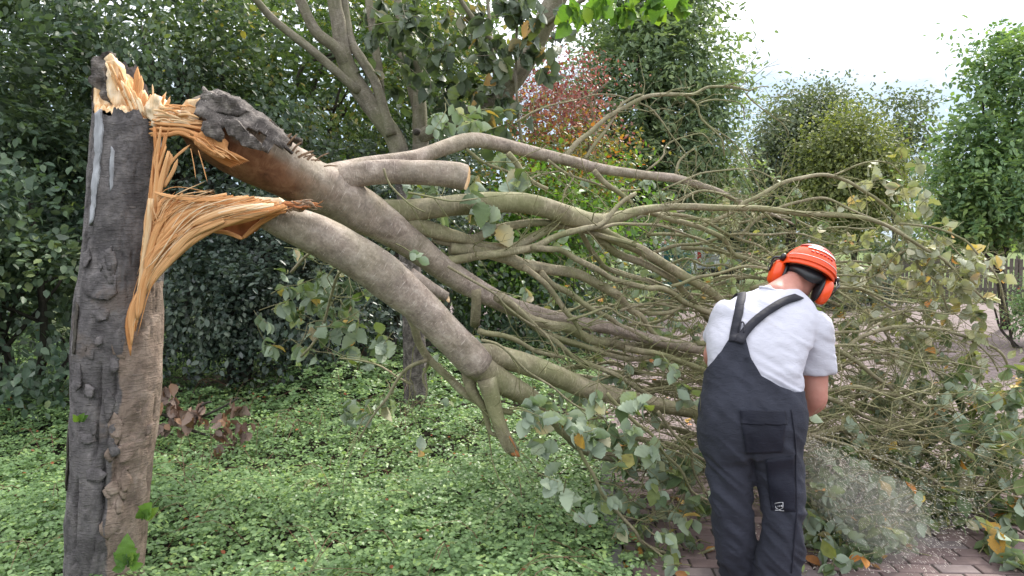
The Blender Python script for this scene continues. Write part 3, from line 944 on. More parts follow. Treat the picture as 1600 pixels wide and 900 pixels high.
# leaf blades for individual leaves
LV = []
for i in range(10):
    r_ = np.random.default_rng(100 + i)
    LV.append(toothed_leaf(r_, r_.uniform(.05, .5), r_.uniform(.1, .5), r_.uniform(.85, 1.1)))
LEAF_MID = (np.array([(0, -.12, 0), (-.2, .12, .04), (-.36, .38, .09), (-.28, .7, .05), (0, 1, -.14), (.28, .7, .05), (.36, .38, .09), (.2, .12, .04), (0, .12, -.02), (0, .4, -.02), (0, .7, -.06)]),
            np.array([(0, 8, 1, 1), (1, 8, 9, 2), (2, 9, 10, 3), (0, 7, 8, 8), (7, 6, 9, 8), (6, 5, 10, 9), (3, 10, 4, 4), (5, 4, 10, 10)]))
# triangles written as such
_T = LEAF_MID[0]
LEAF_MID = (_T, np.array([(0, 8, 1), (1, 8, 9), (1, 9, 2), (2, 9, 10), (2, 10, 3), (0, 7, 8), (7, 6, 9), (7, 9, 8), (6, 5, 10), (6, 10, 9), (3, 10, 4), (5, 4, 10)]))


def leaf_meshes(mat):
    out = []
    for i, (V, F) in enumerate(LV):
        for j in range(3):
            tv = [0.15, 0.5, 0.8][j] if i < 9 else [0.3, 0.65, 0.97][j]
            out.append(new_mesh("leaf", V, [F], M[mat], tint=np.full(len(V), tv)))
    return out


def put_leaves(parent, mat, pos, ax, nr, size, n_single=0, name="leaf", stuff_name="leaves", tmpl=LEAF_MID):
    """the n_single leaves that show largest become objects, the rest one mesh"""
    pos, ax, nr, size = map(np.asarray, (pos, ax, nr, size))
    px = to_px(pos)
    inside = (px[:, 0] > -20) & (px[:, 0] < 1620) & (px[:, 1] > -20) & (px[:, 1] < 920)
    key = size / pos[:, 1] * np.where(inside, 1, 0.01)
    order = np.argsort(-key)
    mes = leaf_meshes(mat) if n_single else None
    x, y, z = leaf_frame(ax, nr)
    org = ORG[parent.name]
    for i in order[:n_single]:
        o = bpy.data.objects.new(name, random.choice(mes))
        col.objects.link(o)
        o.parent = parent
        mt_ = Matrix(((x[i][0], y[i][0], z[i][0]), (x[i][1], y[i][1], z[i][1]), (x[i][2], y[i][2], z[i][2]))).to_4x4()
        o.matrix_local = Matrix.Translation(pos[i] - org) @ mt_ @ Matrix.Scale(float(size[i]), 4)
    r = order[n_single:]
    if len(r):
        V, F, t = leaf_cloud(pos[r], ax[r], nr[r], size[r], tmpl)
        tag(part(stuff_name, V, F, M[mat], parent, tint=t), kind='stuff')


class Leafage:
    def __init__(self):
        self.p, self.a, self.n, self.s = [], [], [], []
        self.tw = Joined()

    def cluster(self, px, py, Y, rx, ry, n, size, twigs=True, droop=0.5, show_under=0.5, dy=0.25, per=6):
        """rosettes of leaves on little twigs, spread over an area rx by ry pixels round (px, py)"""
        for c in range(max(1, n // per)):
            a_, q = RNG.uniform(0, 2 * math.pi), math.sqrt(RNG.random())
            c0 = P(px + rx * q * math.cos(a_), py + ry * q * math.sin(a_), Y + RNG.uniform(-dy, dy))
            d = norm(RNG.normal(size=3) * np.array((1, .8, .7)) + np.array((0.3, 0, -0.15)))
            l = size * RNG.uniform(1.0, 2.4)
            st = c0 - d * l
            if twigs:
                V, Fs, uv = tube(spline(np.array([st, (st + c0) / 2 + RNG.normal(0, .1 * l, 3), c0]), 5), np.linspace(.0032, .0016, 5), 4, False)
                self.tw.add(V, Fs, uv)
            k = per + RNG.integers(-2, 3)
            for i in range(k):
                t = RNG.uniform(0.35, 1.0)
                p = st + (c0 - st) * t
                out = RNG.normal(size=3)
                out = norm(out - d * (out @ d) * 0.6)
                ax = norm(out * 0.9 + d * 0.5 + np.array((0, 0, -droop)))
                up = np.array((0, 0.1, 1.0)) + RNG.normal(0, .45, 3)
                if RNG.random() < show_under:
                    up = np.array((RNG.normal(0, .5), 0.9, 0.1 + RNG.normal(0, .4)))     # hangs with its pale underside outward
                self.p.append(p)
                self.a.append(ax)
                self.n.append(up)
                self.s.append(size * RNG.uniform(.6, 1.15))


LF = Leafage()
for a in [(640, 60, 5.9, 60, 70, 70, .14), (700, 40, 5.8, 70, 60, 110, .12), (740, 110, 5.7, 60, 70, 90, .12), (690, 150, 5.8, 60, 50, 60, .14),
          (790, 60, 5.6, 50, 60, 70, .13), (770, 180, 5.7, 55, 50, 60, .13), (830, 20, 5.4, 60, 40, 60, .13), (640, 120, 6.3, 50, 60, 40, .13),
          (560, 20, 6.4, 60, 40, 30, .13), (850, 100, 5.8, 35, 50, 24, .12)]:
    LF.cluster(*a, show_under=0.25, droop=0.7)
put_leaves(mt, 'stem_leaf', LF.p, LF.a, LF.n, LF.s, 200)
V, Fs, kw = LF.tw.out()
tag(part("twigs", V, Fs, M['bark_grey'], mt, **kw), kind='stuff')
LF = Leafage()
for a in [(960, 2, 4.6, 40, 20, 36, .12), (1040, 0, 4.7, 40, 16, 30, .12), (900, 5, 4.9, 30, 22, 18, .12), (990, -10, 4.6, 50, 14, 30, .12)]:
    LF.cluster(*a, show_under=0.2, droop=1.1)
put_leaves(mt, 'fresh_leaf', LF.p, LF.a, LF.n, LF.s, 60)

# ------------------------------------------------------------------ the broken trunk
SY = 3.2
st_rows = [(161, 960, 62), (162, 905, 57), (169, 800, 58), (176, 700, 61), (181, 600, 64), (186, 500, 63), (193, 400, 58), (196, 300, 52), (197, 200, 47), (197, 120, 46), (196, 70, 45)]
SC = np.array([(*P(x, y, SY), w * SY / FPX) for x, y, w in st_rows])
SC = SC[np.argsort(SC[:, 2])]


def stump_at(z):
    return np.stack([np.interp(z, SC[:, 2], SC[:, 0]), np.full_like(np.asarray(z, float), SY), np.interp(z, SC[:, 2], SC[:, 3])], -1)


zt = lambda y: P(196, y, SY)[2]
stump = empty("broken_trunk", (SC[0, 0], SY, 0), "upright broken tree trunk with torn orange wood, standing in the bed", "tree trunk")
m, nt, out = mat_new("bark_standing")
uvn = coords(nt, 'UV', (10, 5, 1))
ob = coords(nt, 'Object')
n1 = noise_node(nt, 1.5, 7, 0.65, uvn, 0.6)
n2 = noise_node(nt, 11, 6, 0.68, ob, 0.4)
n3 = noise_node(nt, 1.0, 4, 0.6, coords(nt, 'UV', (22, 120, 1)), 0.4)
n5 = noise_node(nt, 4.2, 4, 0.6, ob)
at_ = nt.nodes.new("ShaderNodeAttribute")
at_.attribute_name = "tint"
mth = nt.nodes.new("ShaderNodeMath")
mth.operation = 'MULTIPLY_ADD'
nt.links.new(n1, mth.inputs[0])
mth.inputs[1].default_value = 0.55
mth.inputs[2].default_value = -0.27
add = nt.nodes.new("ShaderNodeMath")
nt.links.new(at_.outputs['Fac'], add.inputs[0])
nt.links.new(mth.outputs[0], add.inputs[1])
pale = ramp(nt, [(0.25, (0.165, 0.12, 0.095)), (0.5, (0.25, 0.19, 0.155)), (0.75, (0.33, 0.265, 0.225))], n1)
grey = ramp(nt, [(0.25, (0.066, 0.060, 0.063)), (0.5, (0.125, 0.115, 0.117)), (0.78, (0.215, 0.195, 0.190))], n1)
c = mix(nt, ramp(nt, [(0.46, (0, 0, 0)), (0.54, (1, 1, 1))], add.outputs[0]), grey, pale)
c = mix(nt, 0.85, c, ramp(nt, [(0.32, (0.5, 0.48, 0.47)), (0.62, (1.3, 1.27, 1.24))], n2), 'MULTIPLY')
c = mix(nt, ramp(nt, [(0.62, (0, 0, 0)), (0.72, (0.4, 0.4, 0.4))], n3), c, (0.36, 0.31, 0.28))
c = mix(nt, ramp(nt, [(0.60, (0, 0, 0)), (0.66, (0.7, 0.7, 0.7))], n5), c, (0.15, 0.118, 0.10))
h = mix(nt, 0.5, ramp(nt, [(0.3, (0, 0, 0)), (0.65, (1, 1, 1))], n1), ramp(nt, [(0.3, (0, 0, 0)), (0.65, (1, 1, 1))], n2))
h = mix(nt, 0.3, h, ramp(nt, [(0.5, (0, 0, 0)), (0.7, (1, 1, 1))], n3))
principled(nt, out, c, 0.85, bump(nt, h, 0.9, 0.012), 0.25)
M['bark_standing'] = m
NK, NM = 176, 230
th = np.linspace(0, 2 * math.pi, NK, endpoint=False)      # 0 = right, pi/2 = away, -pi/2 = towards the camera
front = -np.sin(th)
# bark top edge by direction: level at the front, high at the back left
left = -np.cos(th)
top = zt(183) + 0.02 * vnoise(np.stack((np.cos(th) * 3, np.sin(th) * 3, th * 0), -1), 2.0, 4) + 0.012 * vnoise(np.stack((np.cos(th) * 12, np.sin(th) * 12, th * 0), -1), 2.0, 8)
bl = np.clip((left * 0.8 - front * 0.75 + 0.05) / 0.9, 0, 1)
top = top + bl ** 1.3 * (zt(88) - zt(183))
v = np.linspace(0, 1, NM)[:, None] ** 0.9
Z = -0.1 + v * (top[None] + 0.1)
Cx = np.interp(Z, SC[:, 2], SC[:, 0])
R = np.interp(Z, SC[:, 2], SC[:, 3])
Pn = np.stack((np.cos(th)[None] * R * 1.0 + 0 * Z, np.sin(th)[None] * R, Z), -1)
cr = np.abs(fbm(Pn * np.array((1, 1, .38)), 24, 12, 2))
disp = 0.05 * fbm(Pn, 5, 11, 3) + 0.05 * np.minimum(cr, .35) - .045 * np.exp(-(cr / .05) ** 2) * np.clip(fbm(Pn, 6, 19) * 2 + .3, 0, 1) + 0.07 * np.exp(-((Z - zt(465)) / .07) ** 2) * np.clip(left, 0, 1)[None] ** 6
# long cracks
for a0, z0, z1, dep in ((-1.9, zt(830), zt(735), .10), (-1.25, zt(800), zt(700), .12), (-1.45, zt(700), zt(560), .08), (-2.45, zt(640), zt(470), .10), (-1.1, zt(610), zt(560), .08), (-2.2, zt(420), zt(290), .06), (-1.0, zt(760), zt(640), .07)):
    aa = (th[None] - (a0 + 2 * math.pi * (a0 < 0)) + 0.05 * vnoise(Pn, 14, 31) + math.pi) % (2 * math.pi) - math.pi
    disp = disp - 1.7 * dep * np.exp(-(aa / 0.036) ** 2) * (1 / (1 + np.exp(-(Z - z0) / .012))) * (1 / (1 + np.exp((Z - z1) / .012)))
R = R * (1 + disp)
V = np.stack((Cx + np.cos(th)[None] * R, SY + np.sin(th)[None] * R, Z), -1).reshape(-1, 3)
i = np.arange(NM - 1)[:, None] * NK
j = np.arange(NK)[None]
j2 = (j + 1) % NK
Q = np.stack((i + j, i + j2, i + NK + j2, i + NK + j), -1).reshape(-1, 4)
uu = np.broadcast_to(np.arange(NK + 1)[None] * (2 * math.pi * 0.165 / NK), (NM, NK + 1))
zz = np.concatenate((Z, Z[:, :1]), 1)
UVg = np.stack((uu, zz), -1)
uv = np.stack((UVg[:-1, :-1], UVg[:-1, 1:], UVg[1:, 1:], UVg[1:, :-1]), 2).reshape(-1, 2)
# dark grey front and left; right below tear paler pinkish: peeled bark, painted-in sunlight
ths = (th + math.pi) % (2 * math.pi) - math.pi
edge_a = np.interp(Z, [zt(900), zt(800), zt(700), zt(600), zt(560), zt(480), zt(440)], [-0.95, -1.15, -1.05, -0.95, -1.1, -0.70, -0.3])
tint = 1 / (1 + np.exp(-(ths[None] - edge_a) / .12)) * (ths[None] < 2.0) * (Z < zt(440))
part("bark", V, [Q], M['bark_standing'], stump, uv=uv, tint=tint.reshape(-1))

# fracture surface inside
nr_, na_ = 26, 96
rr = np.linspace(0, 1, nr_)[:, None]
aa = np.linspace(0, 2 * math.pi, na_, endpoint=False)[None]
X = rr * np.cos(aa)
Yl = rr * np.sin(aa)
ztop = zt(182) + 0.62 * (zt(95) - zt(182)) * np.clip((-X * 0.75 + Yl * 0.75 + .1), 0, 1.2) ** 1.1 * 1.25
ztop = np.where(X > 0.3, ztop - (X - .3) * 0.06, ztop)
p3 = np.stack((X, Yl, 0 * X), -1)
ztop = ztop + 0.022 * fbm(p3, 3.2, 41, 3) + 0.016 * np.abs(fbm(p3 * np.array((3, 1, 1)), 5, 42, 2)) - 0.02 * (rr > .97)
sa = stump_at(ztop)
V = np.stack((sa[..., 0] + X * sa[..., 2] * .955, SY + Yl * sa[..., 2] * .955, ztop), -1).reshape(-1, 3)
i = np.arange(nr_ - 1)[:, None] * na_
j = np.arange(na_)[None]
j2 = (j + 1) % na_
Q = np.stack((i + j, i + na_ + j, i + na_ + j2, i + j2), -1).reshape(-1, 4)
uvx = np.stack((X * .13 + 0 * Yl, Yl * .13 + ztop), -1).reshape(-1, 2)
part("torn_wood", V, [Q], M['wood_pale'], stump, uv=uvx[Q.ravel()], tint=(0.55 + 0.35 * fbm(p3, 4, 45)).reshape(-1))


def slab(name, outline, Y, thick, mat, parent, nz=0.01, seed=0, subdiv=3, tintv=0.5, bulge=0.0, hug=None, lift=0.0):
    """an irregular flat chunk: pixel outline at distance Y, rounded and roughened, with real thickness"""
    pts = np.array([P(x, y, Y) for x, y in outline])
    n = len(outline)
    bm = bmesh.new()
    f = [bm.verts.new(p) for p in pts]
    b = [bm.verts.new(p + np.array((0, thick, 0))) for p in pts]
    bm.faces.new(f)
    bm.faces.new(b[::-1])
    for i in range(n):
        bm.faces.new((f[(i + 1) % n], f[i], b[i], b[(i + 1) % n]))
    bmesh.ops.recalc_face_normals(bm, faces=bm.faces[:])
    bmesh.ops.triangulate(bm, faces=bm.faces[:])
    for _ in range(subdiv):
        long_e = [e for e in bm.edges if e.calc_length() > 0.018]
        if not long_e:
            break
        bmesh.ops.subdivide_edges(bm, edges=long_e, cuts=1, use_grid_fill=False)
        bmesh.ops.triangulate(bm, faces=bm.faces[:])
    bmesh.ops.recalc_face_normals(bm, faces=bm.faces[:])
    bm.verts.index_update()
    V = np.array([v.co[:] for v in bm.verts])
    N = np.array([v.normal[:] for v in bm.verts])
    F = np.array([[v.index for v in fc.verts] for fc in bm.faces])
    bm.free()
    c = pts.mean(0)
    d = np.linalg.norm((V - c)[:, [0, 2]], axis=1)
    V = V + N * (nz * fbm(V, 30, seed, 3))[:, None]
    V[:, 1] += (np.abs(fbm(V * np.array((1, .3, .35)), 55, seed + 3, 2)) * nz * 1.3) - bulge * np.clip(1 - (d / d.max()) ** 2, 0, 1)
    if hug is not None:
        zc = pts[:, 2].mean()
        sa = stump_at(V[:, 2])
        dx = np.clip((V[:, 0] - sa[:, 0]) / sa[:, 2], -.97, .97)
        V[:, 1] += SY - sa[:, 2] * np.sqrt(1 - dx * dx) * 1.02 - Y - hug - lift * np.clip((zc - V[:, 2]) / max(.02, np.ptp(pts[:, 2])) + .5, 0, 1)
    uv = np.stack((V[:, 0], V[:, 2]), 1)[F.ravel()]
    tv = np.clip(tintv + (0.3 if tintv > .2 else .1) * fbm(V, 20, seed + 7), 0, 1)
    return part(name, V, [F], M[mat], parent, uv=uv, tint=tv)


# the pale torn slope and the tall left fang
slab("torn_slab", [(163, 92), (172, 84), (184, 98), (188, 118), (187, 140), (200, 148), (212, 158), (222, 172), (223, 186), (212, 190), (196, 180), (182, 172), (174, 160), (168, 130)], SY - .03, .06, 'wood_pale', stump, .010, 3, 4, .8, .02)
slab("torn_slab", [(166, 96), (176, 92), (186, 104), (188, 122), (180, 128), (172, 118)], SY - .055, .05, 'wood_pale', stump, .006, 5, 3, .55)
slab("bark_plate", [(143, 110), (148, 92), (160, 82), (172, 79), (176, 86), (166, 92), (163, 106), (168, 128), (172, 150), (178, 172), (172, 178), (160, 165), (150, 160), (146, 135)], SY - .03, .06, 'bark_rough', stump, .016, 6, 4, .4, .015)
slab("bark_plate", [(142, 150), (152, 148), (158, 176), (157, 196), (148, 190)], SY + .02, .05, 'bark_rough', stump, .012, 8, 3)
slab("bark_plate", [(188, 150), (200, 148), (210, 156), (217, 168), (212, 172), (200, 160)], SY + .01, .03, 'bark_rough', stump, .006, 9, 3)
slab("bare_wood", [(152, 178), (163, 172), (168, 205), (165, 250), (161, 300), (156, 345), (149, 352), (149, 300), (153, 240)], SY - .105, .02, 'wood_grey', stump, .004, 10, 4, .7, hug=.012)
slab("bare_wood", [(172, 228), (177, 236), (176, 290), (172, 300), (170, 260)], SY - .150, .012, 'wood_grey', stump, .002, 11, 3, .6, hug=.006)
# lifted bark plates on the front
for i, (ol, dy, mat_) in enumerate([
    ([(143, 428), (160, 420), (178, 432), (181, 458), (170, 470), (150, 466), (138, 462), (128, 448)], .19, 'bark_rough'),
    ([(146, 486), (160, 478), (172, 484), (170, 500), (154, 502)], .19, 'bark_rough'),
    ([(120, 560), (132, 566), (134, 600), (126, 610), (119, 600)], .165, 'bark_rough'),
    ([(112, 668), (120, 664), (121, 720), (116, 760), (112, 740)], .08, 'bark_dark'),
    ([(126, 470), (134, 476), (136, 520), (133, 550), (127, 548)], .11, 'bark_dark'),
    ([(128, 678), (150, 676), (154, 688), (140, 692), (131, 690)], .185, 'bark_rough'),
    ([(168, 668), (176, 664), (174, 690), (180, 712), (172, 716), (166, 700)], .200, 'bark_rough'),
    ([(176, 702), (190, 700), (206, 696), (196, 712), (186, 730), (178, 728)], .203, 'bark_rough'),
    ([(150, 520), (162, 518), (160, 536), (152, 540)], .20, 'bark_rough'),
    ([(134, 600), (150, 606), (146, 622), (134, 618)], .195, 'bark_rough'),
    ([(170, 560), (180, 562), (178, 582), (171, 580)], .205, 'bark_rough'),
    ([(128, 395), (142, 388), (148, 404), (140, 418), (130, 412)], .15, 'bark_rough'),
    ([(206, 676), (216, 672), (213, 690), (207, 692)], .19, 'bark_rough'),
    ([(136, 735), (152, 730), (164, 742), (156, 752), (140, 750)], .19, 'bark_rough'),
    ([(180, 740), (188, 738), (190, 760), (184, 776), (179, 760)], .196, 'bark_rough'),
]):
    slab("bark_plate", ol, SY - dy + .02, .010, 'bark_standing' if mat_ == 'bark_rough' else mat_, stump, .005, 50 + i, 4, .14 if np.mean(ol, 0)[0] < 178 else .9, 0, hug=.004, lift=.014)
for i in range(22):
    py = RNG.uniform(400, 860)
    cxp = np.interp(py, [180, 400, 500, 600, 700, 800, 900], [196, 195, 186, 181, 176, 169, 161])
    hw = np.interp(py, [180, 400, 600, 900], [46, 56, 62, 56])
    f_ = RNG.uniform(-.8, .3)
    x0, h_, w_ = cxp + f_ * hw, RNG.uniform(10, 26), RNG.uniform(4, 10) * math.sqrt(1 - f_ * f_)
    if py < 520 and f_ > .0:
        continue
    ol = [(x0 + w_ * a * RNG.uniform(.6, 1.4), py + h_ * b * RNG.uniform(.6, 1.4)) for a, b in ((1, -.2), (.7, .8), (-.1, 1), (-.8, .5), (-1, -.4), (-.2, -1), (.6, -.9))]
    slab("bark_plate", ol, SY - .15, .006, 'bark_standing', stump, .003, 300 + i, 3, .12 if f_ < -.05 else .9, 0, hug=.0005, lift=.009)
# torn edge with an orange lip along the right side of the bark


def ribbon(pts, w, thick=0.35, n=18, twist=0.0, seed=0, taper=(1, 1)):
    """a split strip of wood along points (n,3): flat rounded section, tapered ends"""
    s = spline(np.asarray(pts, float), n)
    T, A, Bv = frames(s)
    t = np.linspace(0, 1, n)
    ww = w * np.interp(t, [0, .12, .8, 1], [taper[0], 1, 1, taper[1]])
    view = norm(s - np.array((0, 0, CAM_Z)))
    side = norm(np.cross(T, view))
    face = norm(np.cross(side, T))
    tw = twist * (t - .3) + 0.25 * vnoise(s, 9, seed)
    S = side * np.cos(tw)[:, None] + face * np.sin(tw)[:, None]
    Fv = np.cross(S, T)
    prof = [(-.5, 0), (-.25, .5), (.25, .5), (.5, 0), (.25, -.5), (-.25, -.5)]
    k = len(prof)
    V = np.stack([s + S * (ww * a)[:, None] + Fv * (ww * thick * b)[:, None] for a, b in prof], 1).reshape(-1, 3)
    i = np.arange(n - 1)[:, None] * k
    j = np.arange(k)[None]
    j2 = (j + 1) % k
    Q = np.stack((i + j, i + j2, i + k + j2, i + k + j), -1).reshape(-1, 4)
    caps = np.array([[k - 1 - x for x in range(k)], [(n - 1) * k + x for x in range(k)]])
    ln = np.concatenate(([0], np.cumsum(np.linalg.norm(np.diff(s, axis=0), axis=1))))
    u = np.array([p[0] for p in prof]) * w + seed * 0.37
    uvv = np.stack((np.broadcast_to(u[None], (n, k)), np.broadcast_to(ln[:, None], (n, k))), -1).reshape(-1, 2)
    uv = np.vstack((uvv[Q.ravel()], uvv[caps.ravel()]))
    return V, [Q, caps], uv


def strip(name, px_pts, Y, w_px, parent, mat='wood_orange', tintv=None, **kw):
    Ys = np.broadcast_to(np.asarray(Y, float), (len(px_pts),)) if np.ndim(Y) else np.full(len(px_pts), Y)
    pts = [P(x, y, yy) for (x, y), yy in zip(px_pts, Ys)]
    V, Fs, uv = ribbon(pts, w_px * Ys.mean() / FPX, **kw)
    return part(name, V, Fs, M[mat], parent, uv=uv, tint=np.full(len(V), RNG.uniform(.25, .85) if tintv is None else tintv))


lerp = lambda a, b, t: a + (b - a) * t
FY = SY - 0.13
# the great fan of split fibres that runs from the trunk's side over to the lower limb
NF = 112
for i in range(NF):
    t = i / (NF - 1)
    sx, sy = lerp(203, 240, t ** .8), lerp(556, 235, t ** 0.75)
    ex = lerp(447, 268, t ** 1.7) + RNG.normal(0, 3)
    ey = lerp(325, 296, t) + RNG.normal(0, 2.5)
    if t > .72:
        ex = RNG.uniform(262, 360)
        ey = 298 + (ex - 262) * 0.15 + RNG.uniform(-3, 9)
    c1 = (lerp(213, 237, t ** .8), lerp(480, 330, t))
    c2 = (lerp(262, 246, t), lerp(412, 335, t ** .8))
    c3 = (lerp(335, 258, t), lerp(352, 308, t))
    Yf = FY + np.array((0.02, -0.01, -.03, -.02, .02)) + RNG.normal(0, .006)
    # each fibre leaves the bundle somewhere along the trunk
    k0 = RNG.uniform(0, 0.15)
    w = (RNG.uniform(2.5, 6) if RNG.random() < .7 else RNG.uniform(6, 10)) if t < .72 else RNG.uniform(1.2, 3.2)
    strip("splinter", [(lerp(sx, c1[0], k0), lerp(sy, c1[1], k0)) if t < .95 else (sx, sy), c1, c2, c3, (ex, ey)], Yf, w, stump,
          tintv=float(np.clip(RNG.normal(.52, .2), .05, 1)), taper=(.15, RNG.uniform(.1, .8)), seed=i, thick=.4, n=22)
for i in range(70):
    t = RNG.random()
    c0_ = (lerp(206, 238, t) + RNG.normal(0, 4), lerp(520, 300, t) + RNG.normal(0, 12))
    c1_ = (lerp(240, 246, t) + RNG.normal(0, 6), lerp(435, 330, t) + RNG.normal(0, 9))
    c2_ = (lerp(325, 270, t) + RNG.normal(0, 8), lerp(352, 306, t) + RNG.normal(0, 7))
    c3_ = (lerp(430, 330, t) + RNG.normal(0, 16), lerp(326, 300, t) + RNG.normal(0, 7))
    k_ = RNG.integers(0, 2)
    strip("splinter", [c0_, c1_, c2_, c3_][k_:], FY - .035 + RNG.normal(0, .012), RNG.uniform(.7, 2.0), stump, 'wood_orange' if RNG.random() < .6 else 'wood_pale', tintv=RNG.uniform(.3, 1), taper=(.2, .1), n=16, seed=600 + i)
# flat shards with blunt broken ends lying over the fibres
for pts, w in [([(214, 500), (226, 440), (246, 396), (276, 366)], 13), ([(228, 430), (238, 380), (252, 345), (268, 330)], 11), ([(300, 352), (340, 334), (385, 325)], 12), ([(330, 338), (380, 326), (428, 320)], 10),
               ([(262, 402), (300, 366), (350, 344)], 12), ([(216, 480), (224, 420), (232, 360), (236, 310)], 10), ([(240, 300), (262, 306), (300, 312), (350, 314)], 6)]:
    strip("splinter", pts, FY - .045, w, stump, 'wood_orange' if w != 10 else 'wood_pale', tintv=RNG.uniform(.3, .9), taper=(.3, RNG.uniform(.4, .9)), n=16, thick=.15, twist=RNG.uniform(-.7, .7), seed=int(w * 7))
# lowest edge: a thicker orange strip curling to the point at the bottom
strip("splinter", [(204, 556), (202, 520), (206, 488), (222, 455), (258, 414), (300, 376), (340, 352), (400, 338), (448, 323)], FY - .02, 13, stump, tintv=.25, taper=(.1, .3), n=34, thick=.35)
strip("splinter", [(206, 540), (206, 500), (214, 470), (240, 432), (280, 392), (320, 364), (360, 346), (420, 330)], FY - .03, 12, stump, tintv=.62, taper=(.1, .4), n=34, thick=.3)
# upright strands close to the trunk between hinge and fan
for i in range(24):
    x0 = RNG.uniform(222, 244)
    x1 = 240 + RNG.uniform(0, 26)
    y1 = RNG.uniform(196, 262)
    y0 = RNG.uniform(395, 520)
    x0 = lerp(206, 236, (520 - y0) / 125) + RNG.uniform(0, 8)
    strip("splinter", [(x0, y0), (lerp(x0, 240, .5) + RNG.uniform(-2, 6), lerp(y0, y1, .4)), (241 + RNG.uniform(0, 10), lerp(y0, y1, .75)), (x1, y1)],
          FY + RNG.uniform(-.02, .03), RNG.uniform(3.5, 9), stump, tintv=float(np.clip(RNG.normal(.45, .2), 0, 1)), taper=(.1, RNG.uniform(.1, .6)), seed=80 + i)
# fibres lying down the pale torn slope
for i in range(34):
    t = RNG.random()
    x0, y0 = lerp(168, 214, t) + RNG.normal(0, 4), lerp(98, 165, t) + RNG.normal(0, 4)
    l = RNG.uniform(12, 34)
    strip("splinter", [(x0, y0), (x0 + .22 * l, y0 + .5 * l), (x0 + .4 * l, y0 + l)], SY - .075 + RNG.uniform(-.012, .02), RNG.uniform(2, 5), stump, 'wood_pale' if RNG.random() < .6 else 'wood_orange', tintv=RNG.uniform(.3, 1), taper=(.1, .1), n=8, seed=400 + i)
for i in range(30):
    x0, y0 = RNG.uniform(236, 285), RNG.uniform(164, 196)
    l = RNG.uniform(18, 45)
    strip("splinter", [(x0, y0), (x0 + .5 * l, y0 + RNG.normal(1, 2)), (x0 + l, y0 + RNG.normal(4, 3))], SY - .088 + RNG.uniform(-.012, .02), RNG.uniform(2, 4.5), stump, 'wood_pale' if RNG.random() < .6 else 'wood_orange', tintv=RNG.uniform(.3, 1), taper=(.1, .1), n=8, seed=440 + i)
# ragged fringe standing up along the break
for i in range(26):
    x0 = RNG.uniform(216, 262)
    y0 = np.interp(x0, [216, 262], [172, 176])
    h_ = RNG.uniform(8, 26)
    strip("splinter", [(x0, y0), (x0 + RNG.normal(1, 1), y0 - .5 * h_), (x0 + RNG.normal(3, 3), y0 - h_)], SY - .04 + RNG.uniform(-.02, .04), RNG.uniform(2, 5), stump, 'wood_pale' if RNG.random() < .4 else 'wood_orange', tintv=RNG.uniform(.3, .9), taper=(1, .05), n=7, seed=480 + i)
# splinters that stick up between trunk and fallen stem, and loose ones below the hinge
for px_, w in [([(208, 168), (213, 140), (215, 104)], 9), ([(214, 170), (219, 140), (221, 118)], 8), ([(226, 178), (226, 160), (226, 144)], 8), ([(233, 180), (236, 160), (235, 147)], 9),
               ([(240, 180), (243, 162), (246, 148)], 9), ([(248, 180), (252, 162), (258, 146)], 6), ([(222, 176), (220, 156), (222, 140)], 10), ([(238, 160), (239, 145), (238, 131)], 2.5),
               ([(246, 168), (254, 156), (260, 143)], 3), ([(253, 156), (265, 166), (280, 172)], 4), ([(255, 165), (268, 170), (284, 178)], 4)]:
    strip("splinter", px_, SY - .02, w, stump, 'wood_orange' if w > 4 else 'wood_pale', tintv=RNG.uniform(.4, .9), taper=(1, .05), thick=.5, n=10)
for px_, w in [([(262, 262), (275, 245), (290, 232), (297, 226)], 4), ([(252, 290), (262, 262), (268, 245), (264, 238)], 7), ([(256, 292), (270, 268), (278, 248)], 6), ([(246, 300), (256, 275), (262, 240)], 8), ([(310, 235), (318, 262), (324, 285)], 1.6), ([(298, 232), (303, 258), (306, 280)], 1.4)]:
    strip("splinter", px_, FY, w, stump, tintv=RNG.uniform(.4, .9), taper=(.8, .1), n=12)
# hinge: pale fibrous wood bridging trunk and fallen stem
slab("torn_slab", [(224, 180), (226, 158), (236, 150), (250, 152), (253, 165), (270, 172), (292, 176), (306, 184), (308, 193), (296, 197), (270, 199), (246, 201), (238, 190)], SY - .05, .09, 'wood_pale', stump, .012, 70, 4, .85, .03)
for i in range(16):
    t = i / 15
    strip("splinter", [(236 + RNG.uniform(-4, 6), lerp(186, 212, t)), (262, lerp(190, 210, t) + RNG.normal(0, 1.5)), (288, lerp(190, 212, t) + RNG.normal(0, 1.5)), (lerp(312, 345, t) + RNG.normal(0, 5), lerp(190, 238, t))],
          SY - .07 + RNG.uniform(-.02, .02), RNG.uniform(4, 9), stump, tintv=float(np.clip(RNG.normal(.5, .2), 0, 1)), taper=(.3, .4), seed=120 + i, n=16)

# ------------------------------------------------------------------ the fallen tree
ft = empty("fallen_tree", (P(560, 330, 3.5)[0], 3.5, 0.0), "fallen crown of the snapped tree, bare branches sprawling to the right over bed and paving", "fallen tree")
TR = []      # traced centre lines for the twigs to grow from


def fl_limb(pts, Y0, Y1, w0, w1, mat='bark_branch', name="branch", **kw):
    big = max([p[2] for p in pts if len(p) > 2] + [w0])
    o, C, R = limb(name, mat, ft, pts, Y0, Y1, w0, w1, seed=len(TR) * 3 + 1, **kw)
    TR.append((C, R))
    return o



